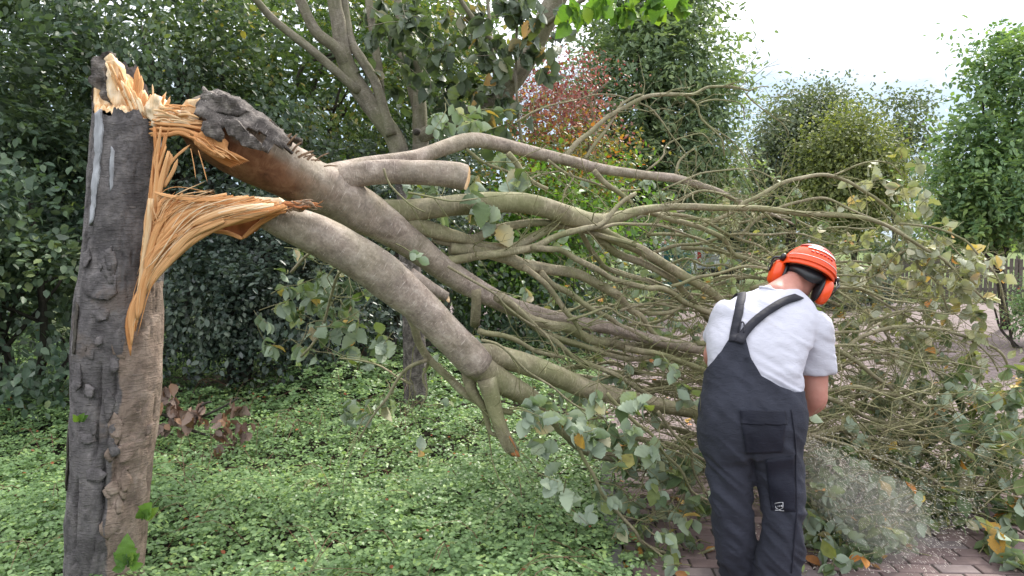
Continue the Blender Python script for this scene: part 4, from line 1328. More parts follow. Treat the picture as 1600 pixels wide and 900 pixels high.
# upper trunk with rough old bark at its broken end
ut = fl_limb([(306, 182, 74), (325, 196, 92), (350, 212, 98), (400, 238, 92), (440, 262, 84), (480, 283, 78), (520, 302, 76), (560, 326, 68), (600, 350, 58), (640, 378, 47), (680, 409, 42), (720, 438, 38), (760, 461, 31), (806, 481, 27), (857, 494, 22), (910, 505, 20), (962, 514, 19), (1015, 530, 18), (1067, 541, 17), (1120, 549, 15)],
        3.2, 4.45, 80, 16, 'bark_trunk', "trunk", rough=.09, rs=9)
fl_limb([(470, 288, 50), (520, 270, 30), (572, 257, 24), (650, 246, 24), (697, 230, 24), (735, 219, 24), (775, 224, 22), (837, 239, 19), (900, 254, 17), (934, 263, 16), (1001, 273, 14), (1057, 279, 13), (1091, 289, 11), (1125, 300, 9), (1155, 315, 7), (1195, 330, 5), (1240, 350, 3)], 3.50, 5.6, 24, 4, 'bark_trunk')
fl_limb([(530, 284, 40), (560, 273, 38), (600, 269, 37), (640, 270, 38), (690, 271, 40), (721, 275, 42), (727, 277, 40)], 3.58, 3.62, 38, 40, 'bark_trunk', "sawn_stub", rough=.05, rs=7)
fl_limb([(566, 330, 40), (600, 330, 37), (640, 329, 34), (700, 322, 33), (770, 316, 33), (830, 319, 32), (880, 334, 31), (925, 347, 28), (960, 342, 20), (1000, 329, 14), (1060, 323, 11), (1130, 325, 10), (1194, 326, 9), (1256, 334, 8), (1334, 338, 7), (1375, 348, 6), (1406, 364, 5.5), (1437, 384, 5), (1475, 406, 4.5), (1506, 437, 4), (1540, 470, 3)], 3.68, 4.9, 36, 3)
# lower limb
fl_limb([(408, 334, 38), (440, 346, 52), (480, 361, 62), (520, 380, 64), (560, 403, 66), (600, 430, 66), (630, 456, 62), (660, 482, 56), (700, 523, 54), (730, 553, 54), (748, 572, 50)], 3.2, 3.55, 60, 50, 'bark_trunk', "limb", rough=.05, rs=8)
fl_limb([(735, 556, 40), (770, 556, 36), (825, 570, 34), (875, 590, 33), (912, 606, 31), (950, 616, 27), (1000, 627, 24), (1050, 637, 22), (1110, 648, 20), (1170, 655, 17), (1240, 668, 14), (1290, 677, 11)], 3.55, 4.5, 36, 14)
fl_limb([(742, 566, 46), (775, 592, 42), (812, 612, 34), (845, 635, 28), (870, 660, 24), (890, 680, 20), (905, 697, 17), (940, 712, 15), (1000, 717, 13), (1060, 717, 11), (1120, 716, 9)], 3.56, 4.3, 44, 10)
sn = fl_limb([(760, 590, 34), (767, 615, 29), (775, 647, 23), (787, 680, 22), (798, 700, 22), (806, 708, 16)], 3.57, 3.6, 28, 22, 'bark_branch', "snapped_stub")
fl_limb([(730, 570, 22), (733, 590, 22), (738, 612, 18), (757, 640, 11), (765, 675, 7), (781, 682, 5), (800, 690, 4)], 3.62, 3.65, 22, 5)
fl_limb([(640, 488, 18), (648, 510, 14), (654, 535, 12), (672, 563, 12), (698, 587, 12), (728, 616, 13), (768, 637, 12), (800, 645, 9)], 3.6, 3.7, 14, 9)
fl_limb([(668, 562), (640, 573), (622, 592), (605, 622), (590, 640), (575, 662), (560, 690)], 3.62, 3.75, 7, 3)
fl_limb([(672, 563), (660, 590), (668, 612), (655, 640)], 3.66, 3.7, 5, 2.5)
fl_limb([(640, 600), (619, 588), (594, 572), (560, 563), (530, 560)], 3.7, 3.9, 4, 2)
fl_limb([(744, 452, 16), (744, 480, 16), (742, 508, 15)], 3.9, 4.0, 16, 15, name="stub")
fl_limb([(640, 430, 26), (670, 448, 20), (697, 464, 17)], 3.62, 3.7, 20, 17, 'bark_trunk', name="sawn_stub")
# the many branches
for pts, Y0, Y1, w0, w1 in [
    ([(775, 462), (823, 492), (850, 502), (884, 510), (936, 532), (978, 543), (1028, 549), (1080, 560)], 3.85, 4.5, 18, 13),
    ([(785, 470), (815, 494), (831, 508), (852, 530), (884, 548), (931, 572), (962, 590), (989, 606), (1030, 625)], 3.8, 4.3, 10, 7),
    ([(800, 478), (831, 506), (871, 527), (910, 541), (952, 557), (989, 561), (1028, 554)], 3.9, 4.4, 10, 7),
    ([(745, 516), (779, 524), (813, 537), (840, 550), (880, 560)], 3.7, 3.9, 10, 6),
    ([(700, 419), (739, 440), (773, 461), (787, 477), (818, 501), (847, 523), (870, 560)], 3.55, 3.8, 4.5, 3),
    ([(752, 530), (776, 537), (805, 561), (826, 582), (847, 595), (868, 608), (900, 637), (940, 655)], 3.45, 3.7, 5, 3),
    ([(925, 352), (955, 372), (1000, 393), (1037, 413), (1075, 434), (1110, 455), (1135, 478)], 4.25, 4.6, 19, 13),
    ([(928, 362), (962, 395), (1012, 416), (1050, 438), (1067, 458), (1085, 480), (1110, 505)], 4.3, 4.7, 13, 8),
    ([(970, 330), (1025, 338), (1060, 345), (1100, 358), (1132, 372), (1142, 388), (1153, 399), (1173, 406), (1193, 414), (1215, 428), (1260, 450), (1310, 480)], 4.35, 4.9, 9, 6),
    ([(1010, 335), (1080, 343), (1140, 369), (1180, 382), (1200, 394), (1217, 405), (1250, 415)], 4.5, 5.0, 6, 3),
    ([(680, 410), (712, 405), (750, 400), (790, 395), (837, 386), (869, 370), (900, 363), (937, 355), (955, 340), (975, 323), (997, 303)], 3.86, 4.0, 15, 6),
    ([(937, 356), (975, 350), (1030, 352), (1080, 368), (1110, 380)], 4.0, 4.5, 6, 3),
    ([(834, 388), (860, 392), (884, 393), (931, 419), (962, 435), (1015, 448), (1041, 453), (1067, 472), (1120, 495), (1160, 520)], 3.85, 4.6, 10, 8),
    ([(620, 345, 28), (660, 356, 27), (706, 367, 20), (737, 371, 16), (775, 355, 14), (822, 347, 13), (853, 347, 12), (897, 357, 10), (930, 368, 8), (990, 382, 6)], 3.80, 4.2, 26, 7),
    ([(680, 368), (728, 383), (790, 386), (837, 371), (869, 358), (905, 352), (930, 356)], 3.88, 4.2, 15, 10),
    ([(700, 384, 22), (740, 394, 20), (789, 402, 20), (818, 414, 20), (857, 419, 18), (897, 427, 16), (923, 440, 15), (962, 456, 14), (983, 480, 11), (1002, 495, 9), (1015, 516, 8), (1045, 540, 6)], 3.9, 4.4, 20, 8),
    ([(820, 418), (847, 443), (871, 467), (885, 485), (897, 500), (915, 530)], 3.95, 4.1, 10, 7),
    ([(850, 422), (871, 443), (899, 461), (926, 485), (952, 498), (976, 511), (1020, 530)], 4.0, 4.3, 10, 7),
    ([(905, 362), (915, 380), (936, 404), (949, 417), (976, 430), (1010, 443), (1060, 460)], 4.2, 4.6, 9, 6),
    ([(890, 498), (923, 488), (952, 480), (973, 493), (1002, 503), (1040, 510)], 4.0, 4.2, 5, 3),
    ([(970, 490), (989, 480), (1015, 477), (1054, 482), (1100, 490)], 4.2, 4.5, 5, 3),
    ([(880, 248), (900, 221), (922, 206), (956, 181), (990, 161), (1024, 147), (1057, 146), (1080, 145), (1107, 137), (1138, 137), (1168, 143)], 4.7, 5.3, 9, 3),
    ([(1168, 143), (1183, 136), (1199, 134)], 5.3, 5.4, 2.6, 1.5),
    ([(1165, 143), (1174, 154), (1192, 170), (1215, 188), (1230, 206), (1230, 216)], 5.3, 5.4, 2.6, 1.4),
    ([(1068, 148), (1073, 152), (1091, 165), (1096, 183), (1114, 203), (1127, 217), (1131, 240)], 5.1, 5.2, 4.5, 2),
    ([(1098, 187), (1125, 205), (1143, 221), (1161, 246), (1177, 269), (1195, 300)], 5.2, 5.4, 2.6, 1.6),
    ([(1091, 165), (1102, 161), (1125, 156), (1159, 162), (1164, 190)], 5.2, 5.4, 3, 1.6),
    ([(999, 161), (1019, 172), (1035, 192), (1048, 210), (1062, 226), (1075, 245)], 4.95, 5.0, 3.2, 1.8),
    ([(1005, 152), (994, 151), (970, 165), (961, 183), (945, 210), (927, 233), (916, 248)], 5.0, 4.8, 4, 5.5),
    ([(1010, 268), (1033, 248), (1037, 233), (1053, 219), (1084, 208), (1098, 211), (1111, 230)], 4.9, 5.1, 3.5, 2),
    ([(1057, 275), (1062, 253), (1075, 239), (1087, 234), (1087, 260)], 5.0, 5.1, 4.5, 2),
    ([(1033, 298), (1080, 278), (1107, 269), (1147, 266), (1192, 269), (1219, 282)], 4.9, 5.2, 3.5, 1.8),
    ([(900, 155), (930, 148), (960, 150), (985, 158)], 4.9, 4.95, 2.2, 2.8),
    ([(804, 192), (850, 168), (900, 155)], 4.7, 4.9, 3.5, 2.2),
    ([(1095, 352), (1147, 331), (1160, 317), (1194, 300), (1241, 284), (1272, 277), (1300, 275), (1331, 284), (1366, 306), (1400, 337), (1412, 350)], 4.7, 5.1, 8, 4),
    ([(1300, 275), (1344, 256), (1387, 253), (1409, 275)], 4.95, 5.1, 3, 1.8),
    ([(1398, 352), (1416, 375), (1431, 400), (1437, 419), (1466, 444), (1484, 487)], 4.85, 4.9, 5, 3),
    ([(1405, 350), (1459, 356), (1500, 372), (1522, 391), (1544, 419), (1562, 450), (1572, 487)], 4.9, 4.9, 4, 2.5),
    ([(1285, 575), (1315, 553), (1344, 531), (1381, 517), (1427, 513), (1466, 515), (1500, 522), (1532, 531), (1564, 551), (1575, 575)], 4.5, 4.8, 8, 3.5),
    ([(1500, 522), (1527, 539), (1544, 556), (1556, 580)], 4.7, 4.7, 3.6, 2.4),
    ([(1290, 561), (1315, 558), (1361, 552), (1398, 548), (1417, 551), (1439, 563), (1471, 590), (1493, 614), (1512, 636)], 4.5, 4.6, 6.5, 3.5),
    ([(1440, 560), (1456, 556), (1496, 570), (1525, 590), (1540, 612), (1548, 640)], 4.7, 4.7, 3.4, 2.2),
    ([(1300, 545), (1327, 561), (1359, 578), (1383, 595), (1403, 617), (1427, 636), (1456, 651), (1500, 670)], 4.4, 4.5, 8, 3.5),
    ([(1270, 615), (1300, 627), (1332, 641), (1361, 654), (1398, 663), (1450, 672), (1540, 668)], 4.3, 4.6, 8, 5),
    ([(1240, 690, 12), (1282, 678, 12), (1334, 670, 11), (1391, 666, 10), (1452, 660, 9), (1542, 664, 7)], 4.25, 4.6, 12, 7),
    ([(1310, 672), (1350, 685), (1420, 692), (1500, 690), (1590, 705)], 4.3, 4.5, 8, 5),
    ([(1251, 677), (1316, 696), (1372, 713), (1429, 734), (1474, 760), (1504, 783), (1542, 806), (1600, 833), (1640, 850)], 4.05, 4.15, 6, 4),
    ([(1492, 770), (1500, 800), (1520, 833)], 4.1, 4.1, 3, 2),
    ([(1290, 428), (1310, 438), (1340, 450), (1366, 466), (1392, 482), (1420, 498), (1450, 516)], 4.8, 4.9, 5, 3),
    ([(1290, 452), (1310, 450), (1356, 444), (1384, 449), (1420, 466), (1456, 472), (1476, 492), (1490, 515)], 4.8, 4.9, 4, 2.4),
    ([(1290, 430), (1350, 432), (1380, 442), (1410, 452), (1450, 460)], 4.9, 5.0, 3.5, 2),
    ([(1290, 438), (1310, 454), (1334, 470), (1350, 486), (1366, 500), (1384, 520), (1400, 545)], 4.7, 4.7, 5, 3),
    ([(1240, 405), (1290, 410), (1340, 408), (1385, 412)], 5.0, 5.2, 6, 3),
    ([(889, 648), (900, 695), (920, 735), (935, 770), (955, 792), (990, 827), (1005, 847), (1045, 862), (1075, 872), (1117, 857), (1150, 845)], 3.55, 3.75, 6.5, 4.5),
    ([(950, 617), (962, 632), (995, 662), (1020, 680), (1037, 710), (1062, 735), (1080, 767), (1110, 784), (1140, 800)], 3.65, 3.8, 7, 4),
    ([(1030, 640), (1055, 677), (1077, 702), (1085, 740), (1105, 772), (1125, 790)], 3.8, 3.9, 6, 4),
    ([(1005, 847), (1030, 865), (1050, 880), (1075, 900)], 3.65, 3.6, 4, 2.4),
    ([(980, 545), (1040, 556), (1090, 575), (1130, 590)], 4.2, 4.3, 10, 8),
    ([(1000, 610), (1060, 600), (1110, 585), (1140, 570)], 4.3, 4.4, 6, 4),
    ([(1040, 690), (1080, 710), (1120, 735)], 3.9, 4.0, 7, 5),
    ([(728, 233), (760, 255), (790, 270), (815, 285), (840, 275), (880, 268)], 4.1, 4.5, 6, 3),
    ([(790, 243), (808, 262), (828, 280), (855, 293)], 4.2, 4.3, 10, 6),
    ([(858, 246), (890, 275), (925, 288), (960, 298), (1000, 296)], 4.4, 4.7, 5, 3),
    ([(930, 265), (945, 285), (965, 300), (985, 318)], 4.5, 4.6, 9, 7),
    ([(888, 270), (896, 282), (880, 300), (879, 322)], 4.4, 4.4, 3.5, 2.5),
    ([(640, 305), (670, 312), (710, 316), (750, 310)], 3.35, 3.4, 4, 2.5),
    ([(596, 262), (606, 288), (640, 318), (665, 330)], 3.3, 3.4, 4, 2),
    ([(455, 430), (480, 400), (500, 392), (540, 398)], 4.6, 4.4, 5, 4),
    ([(470, 560), (500, 520), (515, 470), (530, 430), (560, 415)], 4.4, 4.0, 4, 5),
]:
    fl_limb(pts, Y0, Y1, w0, w1, wob=.02, rough=.11, rs=26)

# long branches that fill the sprawling mass behind and right of the man
def hull_top(x):
    return np.interp(x, [820, 900, 1000, 1150, 1250, 1350, 1450, 1550, 1600], [330, 320, 300, 300, 340, 430, 520, 580, 620])


def hull_bot(x):
    return np.interp(x, [820, 900, 960, 1100, 1250, 1400, 1500, 1600], [600, 690, 740, 790, 800, 800, 790, 800])


nb = 0
while nb < 108:
    x = RNG.uniform(860, 1400)
    f = RNG.random() ** .8
    y = lerp(hull_top(x) + 30, hull_bot(x) - 60, f)
    if x < 940 and y < 480:
        continue
    Yd = RNG.uniform(4.3, 6.0) if f < .6 else RNG.uniform(4.2, 5.0)
    lx = RNG.uniform(140, 330)
    sl = lerp(0.05, 0.22, f) + RNG.normal(0, .16)
    arc = RNG.normal(14, 20)
    pts = []
    for t in np.linspace(0, 1, 7):
        pts.append((x + lx * t, y + lx * sl * t - arc * math.sin(t * math.pi) + RNG.normal(0, 3.5)))
    if pts[-1][1] > hull_bot(min(1600, pts[-1][0])) + 20 or pts[-1][0] > 1585:
        continue
    zmin = min(P(a, b, Yd)[2] for a, b in pts)
    if zmin < 0.04:
        continue
    w0 = RNG.uniform(4, 10) * 4.5 / Yd
    fl_limb(pts, Yd, Yd + RNG.uniform(-.2, .5), w0 * .85, w0 * .3, wob=.03, rough=.14, rs=30)
    nb += 1

# fine twigs: too many to count, one part
TW = Joined()
ends = []


def twig(p, d, l, r, seed, depth=0):
    n = 6 if depth == 0 else 5
    pts = [p]
    dd = d.copy()
    for i in range(n - 1):
        dd = norm(dd + RNG.normal(0, .33, 3) + np.array((0.02, 0, 0.03)))
        pts.append(pts[-1] + dd * l / (n - 1))
    pts = np.array(pts)
    if pts[:, 2].min() < 0.02:
        return
    V, Fs, uv = tube(spline(pts, n), np.linspace(r, r * .4, n), 4 if r > .0028 else 3, False)
    TW.add(V, Fs, uv)
    ends.append((pts[-1], dd))
    if depth < 2:
        for i in range(RNG.integers(1, 4)):
            k = RNG.integers(1, n - 1)
            t_ = norm(pts[k + 1] - pts[k])
            d2 = norm(t_ + RNG.normal(0, .55, 3) * np.array((1, .7, 1)))
            twig(pts[k], d2, l * RNG.uniform(.35, .65), r * .6, 0, depth + 1)


for C, R in TR:
    if R.max() > .045 and R.min() > .02:
        continue
    ln = np.linalg.norm(np.diff(C, axis=0), axis=1).sum()
    for i in range(int(ln * 8.5)):
        k = RNG.integers(len(C) // 6, len(C) - 1)
        if R[k] > .028:
            continue
        t_ = norm(C[k + 1] - C[k])
        d = norm(t_ + RNG.normal(0, .5, 3) * np.array((1, .8, 1)))
        twig(C[k], d, RNG.uniform(.10, .5), float(np.clip(R[k] * .45, .0015, .004)), 0, 0 if RNG.random() < .6 else 1)
for i in range(900):
    x = RNG.uniform(900, 1560)
    Yd = RNG.uniform(3.75, 5.6)
    y = RNG.uniform(max(hull_top(x) + 120, 560) + (60 if i % 2 else 0), 850)
    p0 = P(x, y, Yd)
    if p0[2] < .05 or (1110 < x < 1260 and y > 800) or (x > 1390 and y > 815) or p0[0] < edge_x(Yd) - .35 or (x < 960 and y > 720):
        continue
    twig(p0, norm(np.array((1.0, RNG.normal(0, .4), RNG.normal(-.12, .22)))), RNG.uniform(.3, .8), RNG.uniform(.002, .0045), 0, 0)
V, Fs, kw = TW.out()
tag(part("twigs", V, Fs, M['bark_twig'], ft, **kw), kind='stuff')

# ends and marks of the wood
# the torn trunk's underside, stripped to reddish inner bark
m, nt, out = mat_new("bark_stripped")
src_ = M['bark_trunk'].node_tree
M['bark_stripped'] = M['bark_trunk'].copy()
nt = M['bark_stripped'].node_tree
pb = next(n_ for n_ in nt.nodes if n_.type == 'BSDF_PRINCIPLED')
old = pb.inputs['Base Color'].links[0].from_socket
at_ = nt.nodes.new("ShaderNodeAttribute")
at_.attribute_name = "tint"
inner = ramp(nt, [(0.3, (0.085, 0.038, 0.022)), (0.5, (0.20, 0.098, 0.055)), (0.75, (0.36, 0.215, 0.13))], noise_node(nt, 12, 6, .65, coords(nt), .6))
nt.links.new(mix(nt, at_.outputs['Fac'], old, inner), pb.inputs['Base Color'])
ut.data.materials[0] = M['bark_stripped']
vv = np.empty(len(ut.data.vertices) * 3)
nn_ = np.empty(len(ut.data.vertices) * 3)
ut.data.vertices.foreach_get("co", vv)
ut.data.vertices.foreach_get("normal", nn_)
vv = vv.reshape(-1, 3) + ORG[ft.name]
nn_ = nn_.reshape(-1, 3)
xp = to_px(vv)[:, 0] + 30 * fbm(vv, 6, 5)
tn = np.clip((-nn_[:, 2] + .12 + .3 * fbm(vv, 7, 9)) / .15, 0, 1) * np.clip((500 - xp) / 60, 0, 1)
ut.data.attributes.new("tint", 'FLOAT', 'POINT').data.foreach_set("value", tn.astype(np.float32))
# rough bark sleeve over the broken end
C, Rr = trace([(302, 178, 58), (318, 186, 88), (345, 203, 98), (380, 222, 97), (415, 241, 92), (450, 260, 84)], 3.2, 3.3, 80, 80)
kk, nn = 64, len(C)
V, Fs, uv = tube(C, Rr * np.interp(np.linspace(0, 1, len(C)), [0, .5, 1], [1.05, 1.02, .97]), kk, False, .17, 16, 77)
Q = Fs[0]
ce = V[Q].mean(1)
rel = (ce - C[np.clip((np.arange(len(Q)) // kk), 0, nn - 1)])
fr = (np.arange(len(Q)) // kk) / nn
keep = (rel[:, 2] > -0.045 + 0.055 * fbm(ce, 13, 5, 2) + 0.10 * fr) & (fr < .80 + .30 * fbm(ce, 18, 6, 2))
used = Q[keep]
uvq = uv.reshape(-1, 4, 2)[keep].reshape(-1, 2)
o = part("rough_bark", V, [used], M['bark_rough'], ft, uv=uvq)
sm = o.modifiers.new("thick", 'SOLIDIFY')
sm.thickness = 0.012
sm.offset = 0.5
slab("bark_plate", [(308, 160), (316, 150), (318, 136), (326, 146), (340, 150), (356, 150), (372, 158), (384, 172), (372, 182), (350, 178), (330, 178), (312, 182)], 3.2 - .06, .05, 'bark_rough', ft, .014, 90, 4, .5, .02)
slab("bark_plate", [(345, 184), (366, 188), (390, 204), (410, 224), (406, 236), (380, 226), (356, 208)], 3.2 - .135, .02, 'bark_rough', ft, .010, 91, 4, .5, .02)
slab("bark_plate", [(316, 188), (336, 190), (350, 206), (346, 220), (326, 214), (312, 204)], 3.2 - .135, .02, 'bark_rough', ft, .010, 92, 4, .5, .015)
# orange-brown torn underside
slab("torn_wood", [(300, 212), (320, 206), (338, 212), (352, 222), (356, 236), (350, 248), (338, 246), (322, 236), (304, 226)], 3.2 - .125, .03, 'wood_orange', ft, .010, 93, 4, .35, .01)
slab("torn_wood", [(282, 166), (292, 158), (306, 154), (320, 150), (322, 160), (312, 172), (304, 182), (292, 178)], 3.2 - .05, .04, 'wood_pale', ft, .010, 94, 4, .35)
for i in range(12):
    t = i / 11
    strip("splinter", [(lerp(296, 300, t), lerp(206, 216, t)), (lerp(318, 316, t), lerp(216, 232, t)), (lerp(344, 340, t), lerp(232, 248, t)), (lerp(390, 362, t), lerp(252, 262, t))], 3.2 - .11 + .05 * t, 6, ft, tintv=RNG.uniform(.0, .45), taper=(.4, .1), n=10, seed=200 + i)
# shaggy bark strips on the upper side
for x, y in [(438, 222), (446, 216), (452, 222), (458, 228), (470, 236), (478, 238), (488, 240), (486, 244), (432, 214), (466, 240), (500, 250), (414, 206), (420, 210), (442, 226), (449, 220), (456, 232), (462, 234), (474, 240), (480, 244), (492, 246), (506, 254), (512, 258), (396, 196), (404, 204)]:
    if RNG.random() < .35:
        continue
    a = RNG.uniform(-.5, .9)
    l = RNG.uniform(8, 26)
    strip("bark_strip", [(x, y + 6), (x + .4 * l * math.cos(a), y + .4 * l * math.sin(a)), (x + l * math.cos(a), y + l * math.sin(a) - RNG.uniform(2, 9))], 3.25, RNG.uniform(1.5, 4), ft, 'bark_inner', tintv=RNG.uniform(.4, 1), taper=(1, .05), n=8, thick=.2)
# pale chips and frayed red wood on the lower limb's torn end
slab("torn_slab", [(386, 318), (396, 309), (414, 307), (436, 309), (447, 318), (449, 326), (430, 328), (400, 326)], 3.2 - .08, .05, 'wood_pale', ft, .006, 96, 4, .9, .01)
slab("red_wood", [(440, 318), (452, 314), (466, 318), (478, 320), (470, 328), (446, 328)], 3.2 - .072, .04, 'bark_inner', ft, .012, 97, 4, .85, .01)
for i in range(34):
    x0, y0 = RNG.uniform(436, 484), RNG.uniform(314, 328)
    l_ = RNG.uniform(10, 26)
    strip("bark_strip", [(x0, y0), (x0 + .5 * l_, y0 + RNG.normal(.5, 2)), (x0 + l_, y0 + RNG.normal(1.5, 4))], 3.2 - .09 + RNG.uniform(-.015, .02), RNG.uniform(1.2, 3.6), ft, 'wood_red' if RNG.random() < .5 else 'bark_inner', tintv=RNG.uniform(.4, 1), taper=(.3, .05), n=7, seed=700 + i)
for i in range(30):
    x0, y0 = RNG.uniform(292, 336), 0
    y0 = lerp(210, 224, (x0 - 292) / 44) + RNG.uniform(-4, 12)
    l_ = RNG.uniform(14, 40)
    strip("splinter", [(x0, y0), (x0 + .5 * l_, y0 + .3 * l_ + RNG.normal(0, 1.5)), (x0 + l_, y0 + .62 * l_ + RNG.normal(0, 3))], 3.2 - .135 + RNG.uniform(-.012, .02), RNG.uniform(1.2, 3.6), ft, 'wood_orange', tintv=RNG.uniform(.1, .9), taper=(.2, .05), n=8, seed=740 + i)
slab("torn_slab", [(400, 328), (430, 326), (450, 322), (446, 332), (420, 346), (384, 368), (376, 374), (352, 362), (330, 356), (350, 350), (378, 340)], 3.2 - .03, .03, 'wood_red', ft, .008, 98, 4, .3, .0)
strip("splinter", [(446, 324), (428, 336), (404, 350), (390, 362), (378, 373)], 3.2 - .07, 8, ft, tintv=.3, taper=(.6, .5), n=16)
strip("splinter", [(378, 373), (362, 366), (346, 362), (330, 362)], 3.2 - .08, 7, ft, tintv=.45, taper=(.6, .3), n=12)
# sawn ends
def disc(c, nrm_, r, mat, parent, name="cut_end"):
    z = norm(np.asarray(nrm_, float))
    x = norm(np.cross(z, (0.1, .2, 1)))
    y = np.cross(z, x)
    rr_ = np.linspace(0, 1, 7)
    th_ = np.linspace(0, 2 * math.pi, 28, endpoint=False)
    V = [c + z * .006]
    for q in rr_[1:]:
        for t in th_:
            V.append(c + (x * math.cos(t) + y * math.sin(t)) * r * q + z * (.006 - .004 * (q > .98) + RNG.normal(0, .0007)))
    F3 = [(0, 1 + j_, 1 + (j_ + 1) % 28) for j_ in range(28)]
    F4 = [(1 + a * 28 + j_, 1 + (a + 1) * 28 + j_, 1 + (a + 1) * 28 + (j_ + 1) % 28, 1 + a * 28 + (j_ + 1) % 28) for a in range(5) for j_ in range(28)]
    V = np.array(V)
    uv = np.concatenate((np.stack((V[:, 0], V[:, 2]), 1)[np.array(F4).ravel()], np.stack((V[:, 0], V[:, 2]), 1)[np.array(F3).ravel()]))
    part(name, V, [np.array(F4), np.array(F3)], M[mat], parent, uv=uv, tint=np.full(len(V), .45))


disc(P(728, 277, 3.62), (1, -.25, -.12), 40 * 3.62 / FPX / 2 * .97, 'wood_pale', ft)
disc(P(698, 465, 3.7), (1, -.3, .4), 17 * 3.7 / FPX / 2 * .97, 'wood_pale', ft)
slab("torn_wood", [(786, 676), (796, 682), (806, 700), (812, 714), (800, 712), (790, 698)], 3.6 - .035, .02, 'wood_red', ft, .004, 99, 3, .8)
# knot hole on the lower limb
V, Fs, uv = tube(spline(np.array([P(621, 431, 3.4), P(622, 430, 3.345)]), 5), [.062, .066, .056, .042, .03], 20, True, .12, 22)
part("knot", V, Fs, M['bark_rough'], ft, uv=uv)
V, Fs, uv = tube(spline(np.array([P(624, 434, 3.36), P(624, 433, 3.335)]), 3), [.016, .018, .014], 12, True, .2, 40)
part("knot_hole", V, Fs, M['bark_dark'], ft, uv=uv)

# ---- its leaves: pale undersides turned out
LF = Leafage()
for a in [
    (830, 655, 3.42, 36, 34, 21, 0.088), (868, 690, 3.42, 26, 60, 18, 0.092), (890, 750, 3.42, 36, 34, 12, 0.092), (930, 690, 3.45, 40, 40, 24, 0.085), (975, 650, 3.45, 30, 40, 18, 0.088), (985, 700, 3.5, 30, 30, 13, 0.088),
    (890, 670, 3.5, 50, 50, 18, 0.081), (920, 790, 3.5, 30, 30, 6, 0.081), (1000, 760, 3.6, 50, 40, 17, 0.081), (1050, 800, 3.6, 45, 40, 17, 0.081), (1060, 850, 3.5, 40, 30, 10, 0.081), (980, 800, 3.7, 50, 40, 12, 0.074),
    (1065, 620, 3.7, 40, 40, 24, 0.074), (1080, 590, 3.8, 30, 20, 10, 0.074), (660, 690, 3.9, 14, 14, 6, 0.081), (560, 655, 4.2, 30, 30, 12, 0.081), (670, 610, 3.9, 40, 40, 10, 0.074)]:
    LF.cluster(*a, show_under=0.8, droop=.55, dy=.1)
for a in [(500, 500, 4.6, 60, 60, 60, .10), (470, 450, 4.7, 50, 40, 40, .095), (540, 540, 4.4, 60, 40, 50, .10), (590, 600, 4.3, 60, 60, 34, .10), (500, 430, 5.0, 60, 40, 40, .09), (450, 520, 5.0, 40, 40, 30, .09), (560, 460, 5.0, 60, 50, 30, .09),
          (740, 175, 4.6, 60, 40, 44, .095), (710, 195, 4.3, 40, 25, 24, .095), (765, 300, 4.0, 40, 40, 16, .13), (800, 335, 4.0, 30, 20, 8, .12), (650, 300, 4.3, 40, 30, 20, .11), (720, 345, 4.4, 50, 20, 20, .10), (655, 398, 3.32, 10, 16, 8, .06),
          (760, 280, 5.0, 60, 40, 24, .11), (880, 370, 5.2, 80, 60, 50, .09), (960, 310, 5.4, 60, 40, 30, .08), (830, 470, 5.2, 60, 60, 40, .09), (700, 540, 4.6, 50, 40, 26, .09)]:
    LF.cluster(*a, show_under=0.5, droop=.5)
for a in [(1000, 480, 5.0, 120, 90, 150, .065), (930, 420, 5.4, 90, 60, 90, .06), (1090, 540, 4.8, 70, 50, 60, .07), (1010, 350, 5.6, 110, 50, 90, .055), (1150, 380, 5.5, 80, 50, 80, .055), (1220, 330, 5.5, 80, 40, 50, .055), (900, 540, 4.6, 70, 50, 50, .07), (1120, 300, 5.6, 90, 30, 50, .05), (1010, 580, 4.5, 80, 40, 50, .07), (1080, 420, 5.2, 90, 70, 90, .07), (960, 640, 4.4, 80, 60, 60, .09), (1050, 700, 4.2, 60, 50, 50, .095)]:
    LF.cluster(*a, show_under=0.45, droop=.4, dy=.5)
put_leaves(ft, 'beam_leaf', LF.p, LF.a, LF.n, LF.s, 170)
L2 = Leafage()
for a in [(1360, 440, 5.1, 60, 40, 60, .07), (1420, 480, 5.0, 60, 40, 50, .075), (1320, 520, 5.2, 60, 50, 60, .065), (1400, 540, 4.9, 60, 40, 50, .07), (1330, 400, 5.2, 50, 30, 36, .065), (1460, 420, 5.0, 60, 40, 40, .08), (1530, 470, 4.9, 40, 30, 24, .085), (1480, 600, 4.7, 60, 30, 40, .08), (1400, 600, 4.8, 60, 30, 40, .075), (1380, 270, 4.95, 50, 30, 28, .085), (1430, 290, 4.95, 30, 40, 14, .085), (1400, 330, 5.0, 60, 30, 34, .085), (1440, 360, 5.0, 50, 40, 50, .09), (1490, 400, 4.95, 50, 40, 60, .09), (1420, 400, 5.0, 60, 30, 50, .085),
          (1530, 430, 4.9, 40, 40, 40, .09), (1470, 450, 4.95, 60, 30, 50, .085), (1555, 480, 4.9, 30, 20, 16, .09), (1400, 450, 5.0, 50, 30, 36, .08), (1340, 430, 5.1, 30, 20, 14, .075), (1500, 440, 4.9, 30, 20, 14, .09), (1360, 300, 5.1, 40, 40, 18, .08),
          (1540, 540, 4.8, 50, 30, 26, .09), (1440, 510, 4.8, 60, 30, 40, .085), (1380, 500, 5.0, 60, 40, 30, .08), (1500, 550, 4.7, 60, 30, 30, .085), (1180, 410, 5.3, 60, 40, 30, .07), (1330, 360, 5.3, 50, 30, 20, .075), (1150, 330, 5.5, 60, 30, 20, .065)]:
    L2.cluster(*a, show_under=0.6, droop=.25)
put_leaves(ft, 'tip_leaf', L2.p, L2.a, L2.n, L2.s, 110, stuff_name="pale_leaves")
